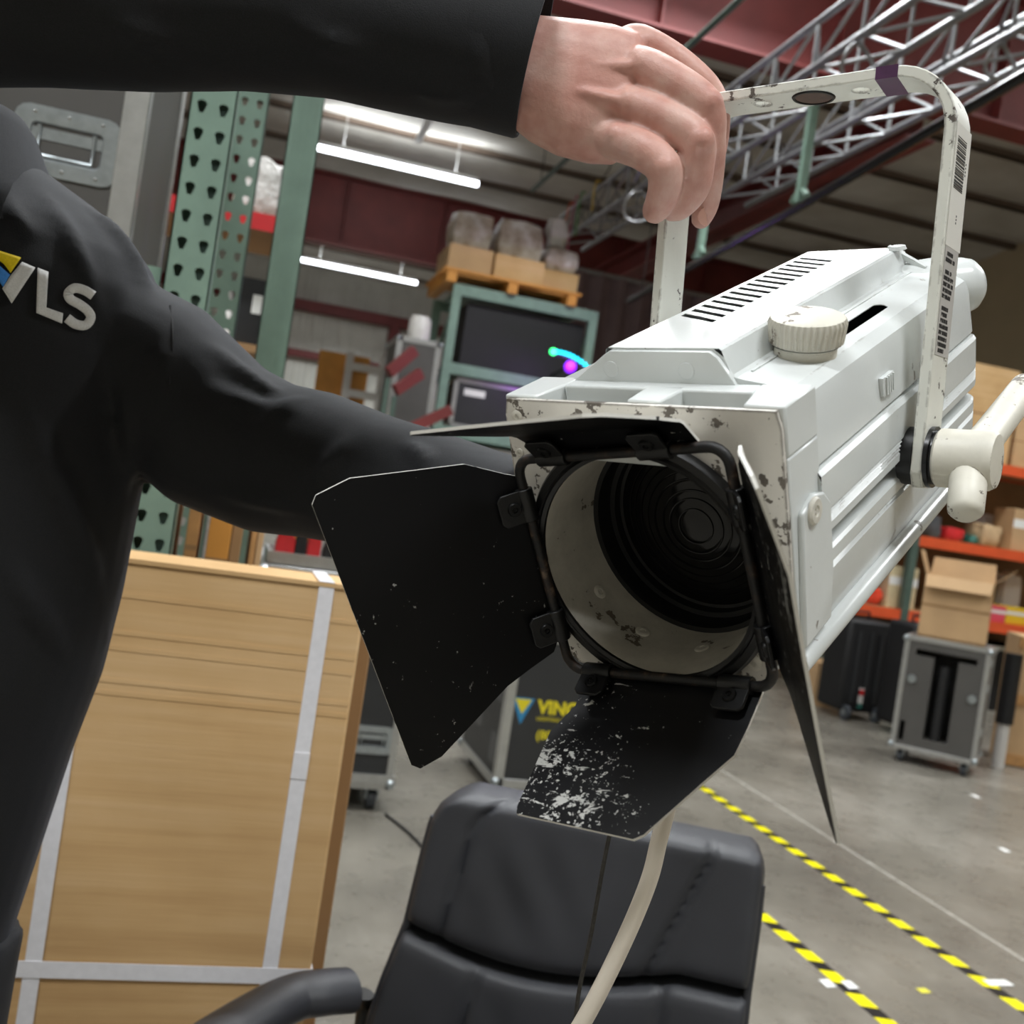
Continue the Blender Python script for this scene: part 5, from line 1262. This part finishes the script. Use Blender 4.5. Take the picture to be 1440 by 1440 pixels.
# ---- orange racks along the right
RK = pallet_rack('orange beamed rack holding packages on the right', 5.62, 9.2, 8.80, 9.90, (0.95, 1.68, 2.50), 2.9, M_dgreen, M_orange, deck=False)
for z in (0.95, 1.68, 2.50):
    mb = MB(); mb.bb((-1.75, -0.52, z - 0.02), (1.75, 0.52, z - 0.001)); mb.done('shelf_board', M_card3, RK)
mb = MB(); mb.bb((-1.1, -0.035 - 0.55, 0), (-1.02, 0.035 - 0.55, 2.9)); mb.done('post', M_dgreen, RK)
mb = MB(); mb.bb((0.85, -0.5765, 1.60), (1.02, -0.5755, 1.66)); mb.done('purple_sticker', simple('purple_sticker', '6a52a8', 0.5), RK)
# opaque panel added behind the shelves to keep the rack dark inside
mb = MB(); mb.bb((-1.75, 0.50, 0.1), (1.75, 0.515, 2.45)); mb.done('back_panel', simple('rack_backing_brown', '8a6c4c', 0.8, var=0.15, scale=3), RK)
def shelf_box(label, px0, py0, px1, py1, y, z, mat, depth=0.3, name='package', cat='package', group='packages on the orange rack', flap=None):
    a = on_y(px0, py0, y); b = on_y(px1, py1, y); w = abs(b.x - a.x); h = max(0.06, a.z - z if a.z > z + 0.05 else b.z - z)
    t = thing(name, label, cat, ((a.x + b.x) / 2, y + depth / 2, z + 0.001), 0, group)
    mb = MB(); mb.bb((-w / 2, -depth / 2, 0), (w / 2, depth / 2, h)); mb.done('carton', mat, t, bevel=0.006)
    mb = MB(); mb.bb((-w * 0.5 - 0.001, -depth / 2 - 0.001, h * 0.55), (w * 0.5 + 0.001, -depth / 2 + 0.002, h * 0.75)); mb.done('band', flap or M_paper, t)
    return t
M_yel = simple('yellow_pack', 'd9b429', 0.45); M_teal = simple('teal_pack', '2f6e63', 0.5); M_grn = simple('green_pack', '6fae3c', 0.5); M_wht = simple('white_pack', 'dedbd6', 0.5); M_pink = simple('pink_pack', 'cf4a5c', 0.5)
def bundle(label, px0, px1, py, y, z, h, mat, seed, name='cloth_bundle', depth=0.35):
    a = on_y(px0, py, y); b = on_y(px1, py, y); o = crumple((0, 0, 0), (abs(b.x - a.x) * 0.82, depth * 0.85, h), seed, amp=0.14).done(name, mat); o.location = ((a.x + b.x) / 2, y + depth / 2 + 0.06, z + 0.002); tag(o, label, 'bundle', 'bundles on the orange rack'); return o
Z2 = 1.68
bundle('light green cloth bundle at the end of the orange shelf', 1283, 1302, 742, 8.84, Z2, 0.10, M_grn, 1)
bundle('dark grey equipment bundle on the upper orange shelf', 1303, 1337, 735, 8.84, Z2, 0.22, simple('charcoal_cloth', '4a4d50', 0.6, var=0.4, scale=14), 2)
bundle('red cloth bundle on the upper orange shelf', 1338, 1372, 735, 8.84, Z2, 0.13, M_redp, 3)
bundle('teal bundle between red and beige on the upper orange shelf', 1374, 1388, 745, 8.84, Z2, 0.09, M_teal, 4)
bundle('beige sack slumped on the upper orange shelf', 1390, 1424, 735, 8.84, Z2, 0.22, simple('beige_sack', 'bda27c', 0.7, var=0.1, scale=9), 5)
shelf_box('tan carton standing after the beige sack', 1429, 715, 1462, 760, 8.84, Z2, M_card3, 0.3)
bundle('white paper roll pile behind the tilt handle', 1398, 1425, 690, 9.2, Z2, 0.34, M_wht, 6)
Z1 = 0.95
bundle('orange bundle on the lower orange shelf', 1228, 1252, 830, 8.84, Z1, 0.17, simple('orange_bundle', 'd8442a', 0.5, var=0.2, scale=10), 7)
shelf_box('row of cream paper files on the lower orange shelf', 1254, 795, 1288, 835, 8.88, Z1, simple('cream_files', 'cfbf98', 0.6, var=0.12, scale=18), 0.3)
bundle('pale grey bags in front on the lower orange shelf', 1204, 1228, 840, 8.76, Z1, 0.09, M_wht, 8, depth=0.2)
shelf_box('red carton on the lower orange shelf past the tall box', 1386, 850, 1412, 880, 8.82, Z1, M_pink, 0.3, flap=M_wht)
shelf_box('yellow carton on the lower orange shelf past the tall box', 1417, 853, 1446, 890, 8.82, Z1, M_yel, 0.3, flap=M_wht)
bundle('yellow bag lying behind the red carton', 1384, 1412, 830, 9.2, Z1, 0.44, M_yel, 9)
bundle('white bag lying behind the yellow carton', 1418, 1448, 830, 9.15, Z1, 0.50, M_wht, 10)
for i, (xa, xb, h, m, lab) in enumerate(((6.6, 7.35, 0.95, M_card, 'tall brown carton on top of the orange rack'), (7.4, 8.3, 0.55, M_card3, 'pale brown carton on top of the orange rack'), (8.32, 9.1, 1.2, M_card2, 'big brown carton at the end of the orange rack top'))):
    t = thing('top_carton', lab, 'cardboard box', ((xa + xb) / 2, 9.35, 2.501), 0, 'cartons on the orange rack top')
    mb = MB(); mb.bb((-(xb - xa) / 2, -0.45, 0), ((xb - xa) / 2, 0.45, h)); mb.done('carton', m, t, bevel=0.008)
    mb = MB(); mb.bb((-(xb - xa) / 2 - 0.001, -0.451, h * 0.48), ((xb - xa) / 2 + 0.001, 0.451, h * 0.5)); mb.done('seam', M_card2, t)
# ---- open grey case on casters with an open carton on top
fc_rot = math.atan2(-0.38, 0.40)
fdir = V((math.cos(fc_rot), math.sin(fc_rot), 0)); fn = V((-fdir.y, fdir.x, 0))
p0 = on_z(1262, 1068, 0); FCW, FCD, FCH = 0.56, 0.42, 0.80
fc_c = V((4.90, 6.24, 0)) + fn * (FCD / 2)
fc = road_case('grey open road case on blue casters carrying the open carton', fc_c, fc_rot, FCW, FCD, FCH, M_casegrey, wheels=0.042, e=0.034)
bz = 0.096
fbody = [c for c in fc.children if c.name.startswith('body')][0]
cuts = []
for a, b, dp in (((-0.075, 0.10), (0.085, FCH - 0.12), 0.30), ((-0.20, FCH - 0.13), (0.20, FCH - 0.085), 0.25), ((-0.235, 0.06), (-0.20, 0.20), 0.20)):
    mb = MB(); mb.bb((a[0], -FCD / 2 - 0.01, bz + a[1]), (b[0], -FCD / 2 + dp, bz + b[1])); cuts.append(mb)
cut(fbody, cuts)
mb = MB(); mb.bb((-0.074, -FCD / 2 + 0.24, bz + 0.101), (0.084, -FCD / 2 + 0.299, bz + FCH - 0.14)); mb.done('dark_recess_block', M_black, fc)  # black block added at the back so the recess reads dark
mb = MB(); mb.tube([(0.0, -FCD / 2 + 0.05, bz + 0.101), (0.0, -FCD / 2 + 0.05, bz + 0.62)], 0.035, 12); mb.done('stored_lamp', M_black, fc)
for x, z in ((-0.20, 0.50), (0.20, 0.44)):
    mb = MB(); mb.lathe([(0.03, 0), (0.028, 0.012), (0.0, 0.016)], (x, -FCD / 2, bz + z), (0, -1, 0), 14); mb.done('butterfly_latch', M_zinc, fc)
for z in (0.2, 0.5, 0.68):
    mb = MB(); mb.bb((FCW / 2 - 0.002, -FCD / 2 + 0.03, bz + z), (FCW / 2 + 0.012, -FCD / 2 + 0.09, bz + z + 0.05)); mb.done('hinge', M_zinc, fc)
tc = thing('open_carton', 'tall open brown carton standing on the grey case', 'cardboard box', (fc_c.x + 0.0, fc_c.y, bz + FCH + 0.004), fc_rot + 0.05)
w, d, h = 0.44, 0.38, 0.44
mb = MB(); mb.rings([[V((sx * w / 2 * k_, sy * d / 2 * k_, z)) for sx, sy in ((-1, -1), (1, -1), (1, 1), (-1, 1))] for z, k_ in ((0.02, 0.97), (h, 0.97), (h, 1.0), (0, 1.0))], cap=False); mb.bb((-w / 2, -d / 2, 0), (w / 2, d / 2, 0.02)); mb.done('carton', M_card3, tc)
for s, an in ((-1, 20), (1, 50)):
    a = math.radians(an); mb = MB(); mb.prism([(-d / 2, 0), (d / 2, 0), (d / 2 * 0.95, 0.17), (-d / 2 * 0.95, 0.17)], (s * w / 2, 0, h), (0, 1, 0), (s * math.sin(a), 0, math.cos(a)), (0, 0, 0.006)); mb.done('flap', M_card3, tc)
mb = MB(); mb.prism([(-w / 2, 0), (w / 2, 0), (w / 2 * 0.95, 0.14), (-w / 2 * 0.95, 0.14)], (0, d / 2, h), (1, 0, 0), (0, 0.3, 0.95), (0, 0.006, 0)); mb.done('flap', M_card3, tc)
mb = MB(); mb.prism([(-w / 2, 0), (w / 2, 0), (w / 2 * 0.95, 0.10), (-w / 2 * 0.95, 0.10)], (0, -d / 2, h), (1, 0, 0), (0, -0.55, -0.83), (0, -0.006, 0)); mb.done('flap', M_card3, tc)
mb = MB(); mb.bb((-w / 2 - 0.001, -d / 2 - 0.0015, h * 0.5), (w / 2 + 0.001, -d / 2, h * 0.54)); mb.done('tape_strip', M_card2, tc)
# ---- black wheeled gear bags, small carton, things past the case
for i, (px, py, w_, h_, lab) in enumerate(((1222, 1012, 0.42, 0.86, 'black wheeled gear case next to the small carton'), (1268, 1030, 0.36, 0.92, 'black wheeled gear case right behind the grey open case'))):
    p = V(((5.40, 8.05, 0), (5.60, 7.50, 0))[i]); t = thing('gear_case', lab, 'gear case', (p.x, p.y, 0), 0.0, 'black wheeled gear cases')
    mb = MB(); mb.bb((-w_ / 2, -0.18, 0.07), (w_ / 2, 0.18, h_)); mb.done('shell', M_black, t, bevel=0.03)
    for x in (-0.1, 0.02, 0.12): mb = MB(); mb.bb((x - 0.015, -0.19, 0.15), (x + 0.015, -0.178, h_ - 0.1)); mb.done('rib', M_casedark, t)
    for sx in (-1, 1):
        mb = MB(); mb.cyl((sx * (w_ / 2 - 0.06) - 0.02, -0.20, 0.065), (sx * (w_ / 2 - 0.06) + 0.02, -0.20, 0.065), 0.065, seg=20); wh = mb.done('wheel', M_caster, t)
        mb = MB(); mb.cyl((sx * (w_ / 2 - 0.06) - 0.024, -0.20, 0.065), (sx * (w_ / 2 - 0.06) + 0.024, -0.20, 0.065), 0.03, seg=14); mb.done('hub', M_zinc, wh)
    mb = MB(); mb.bb((-0.03, -0.192, 0.13), (0.01, -0.18, 0.28)); mb.done('tag', M_film if i == 0 else M_casegrey, t)
    if i == 0:
        mb = MB(); mb.bb((-0.03, -0.1925, 0.22), (0.01, -0.1805, 0.27)); mb.done('red_tag', M_redp, t); mb = MB(); mb.bb((-0.03, -0.1925, 0.11), (0.01, -0.1805, 0.15)); mb.done('green_tag', M_teal, t)
    mb = MB(); mb.tube([(-0.08, 0, h_ - 0.01), (-0.08, 0, h_ + 0.06), (0.08, 0, h_ + 0.06), (0.08, 0, h_ - 0.01)], 0.012, 8); mb.done('handle', M_black, t)
p = on_z(1168, 995, 0)
t = thing('small_carton', 'small closed brown carton on the floor beside the gear cases', 'cardboard box', (5.42, 8.54, 0), 0.0)
mb = MB(); mb.bb((-0.17, -0.17, 0), (0.17, 0.17, 0.40)); mb.done('carton', M_card3, t, bevel=0.006); mb = MB(); mb.bb((-0.171, -0.02, 0.39), (0.171, 0.02, 0.401)); mb.done('tape', M_card2, t)
t = thing('wood_crate', 'tan wooden panel crate at the far right of the aisle', 'crate', (6.12, 6.72, 0), -0.5)
mb = MB(); mb.bb((-0.2, -0.2, 0.0), (0.3, 0.3, 0.98)); mb.done('crate', M_card3, t, bevel=0.005)
for z in (0.05, 0.5, 0.93): mb = MB(); mb.bb((-0.212, -0.212, z - 0.04), (0.312, -0.2, z + 0.04)); mb.done('batten', M_wood, t)
p = on_z(1409, 1082, 0)
t = thing('standing_tube', 'white tube with a black sleeve standing past the grey case', 'tube', (p.x, p.y + 0.05, 0))
mb = MB(); mb.cyl((0, 0, 0), (0, 0, 0.36), 0.045, seg=20); mb.done('white_end', M_film, t); mb = MB(); mb.cyl((0, 0, 0.33), (0, 0, 0.85), 0.062, seg=20); mb.done('black_sleeve', M_black, t)
# dark gear under the lower orange shelf
for i, (xa, xb, h, lab) in enumerate(((6.7, 7.4, 0.62, 'low dark trunk under the orange shelf'), (7.5, 8.4, 0.7, 'dark trunk at the end under the orange shelf'))):
    small_case(lab, ((xa + xb) / 2, 9.4, 0), xb - xa, 0.7, h, M_black, True, 'dark_trunk')
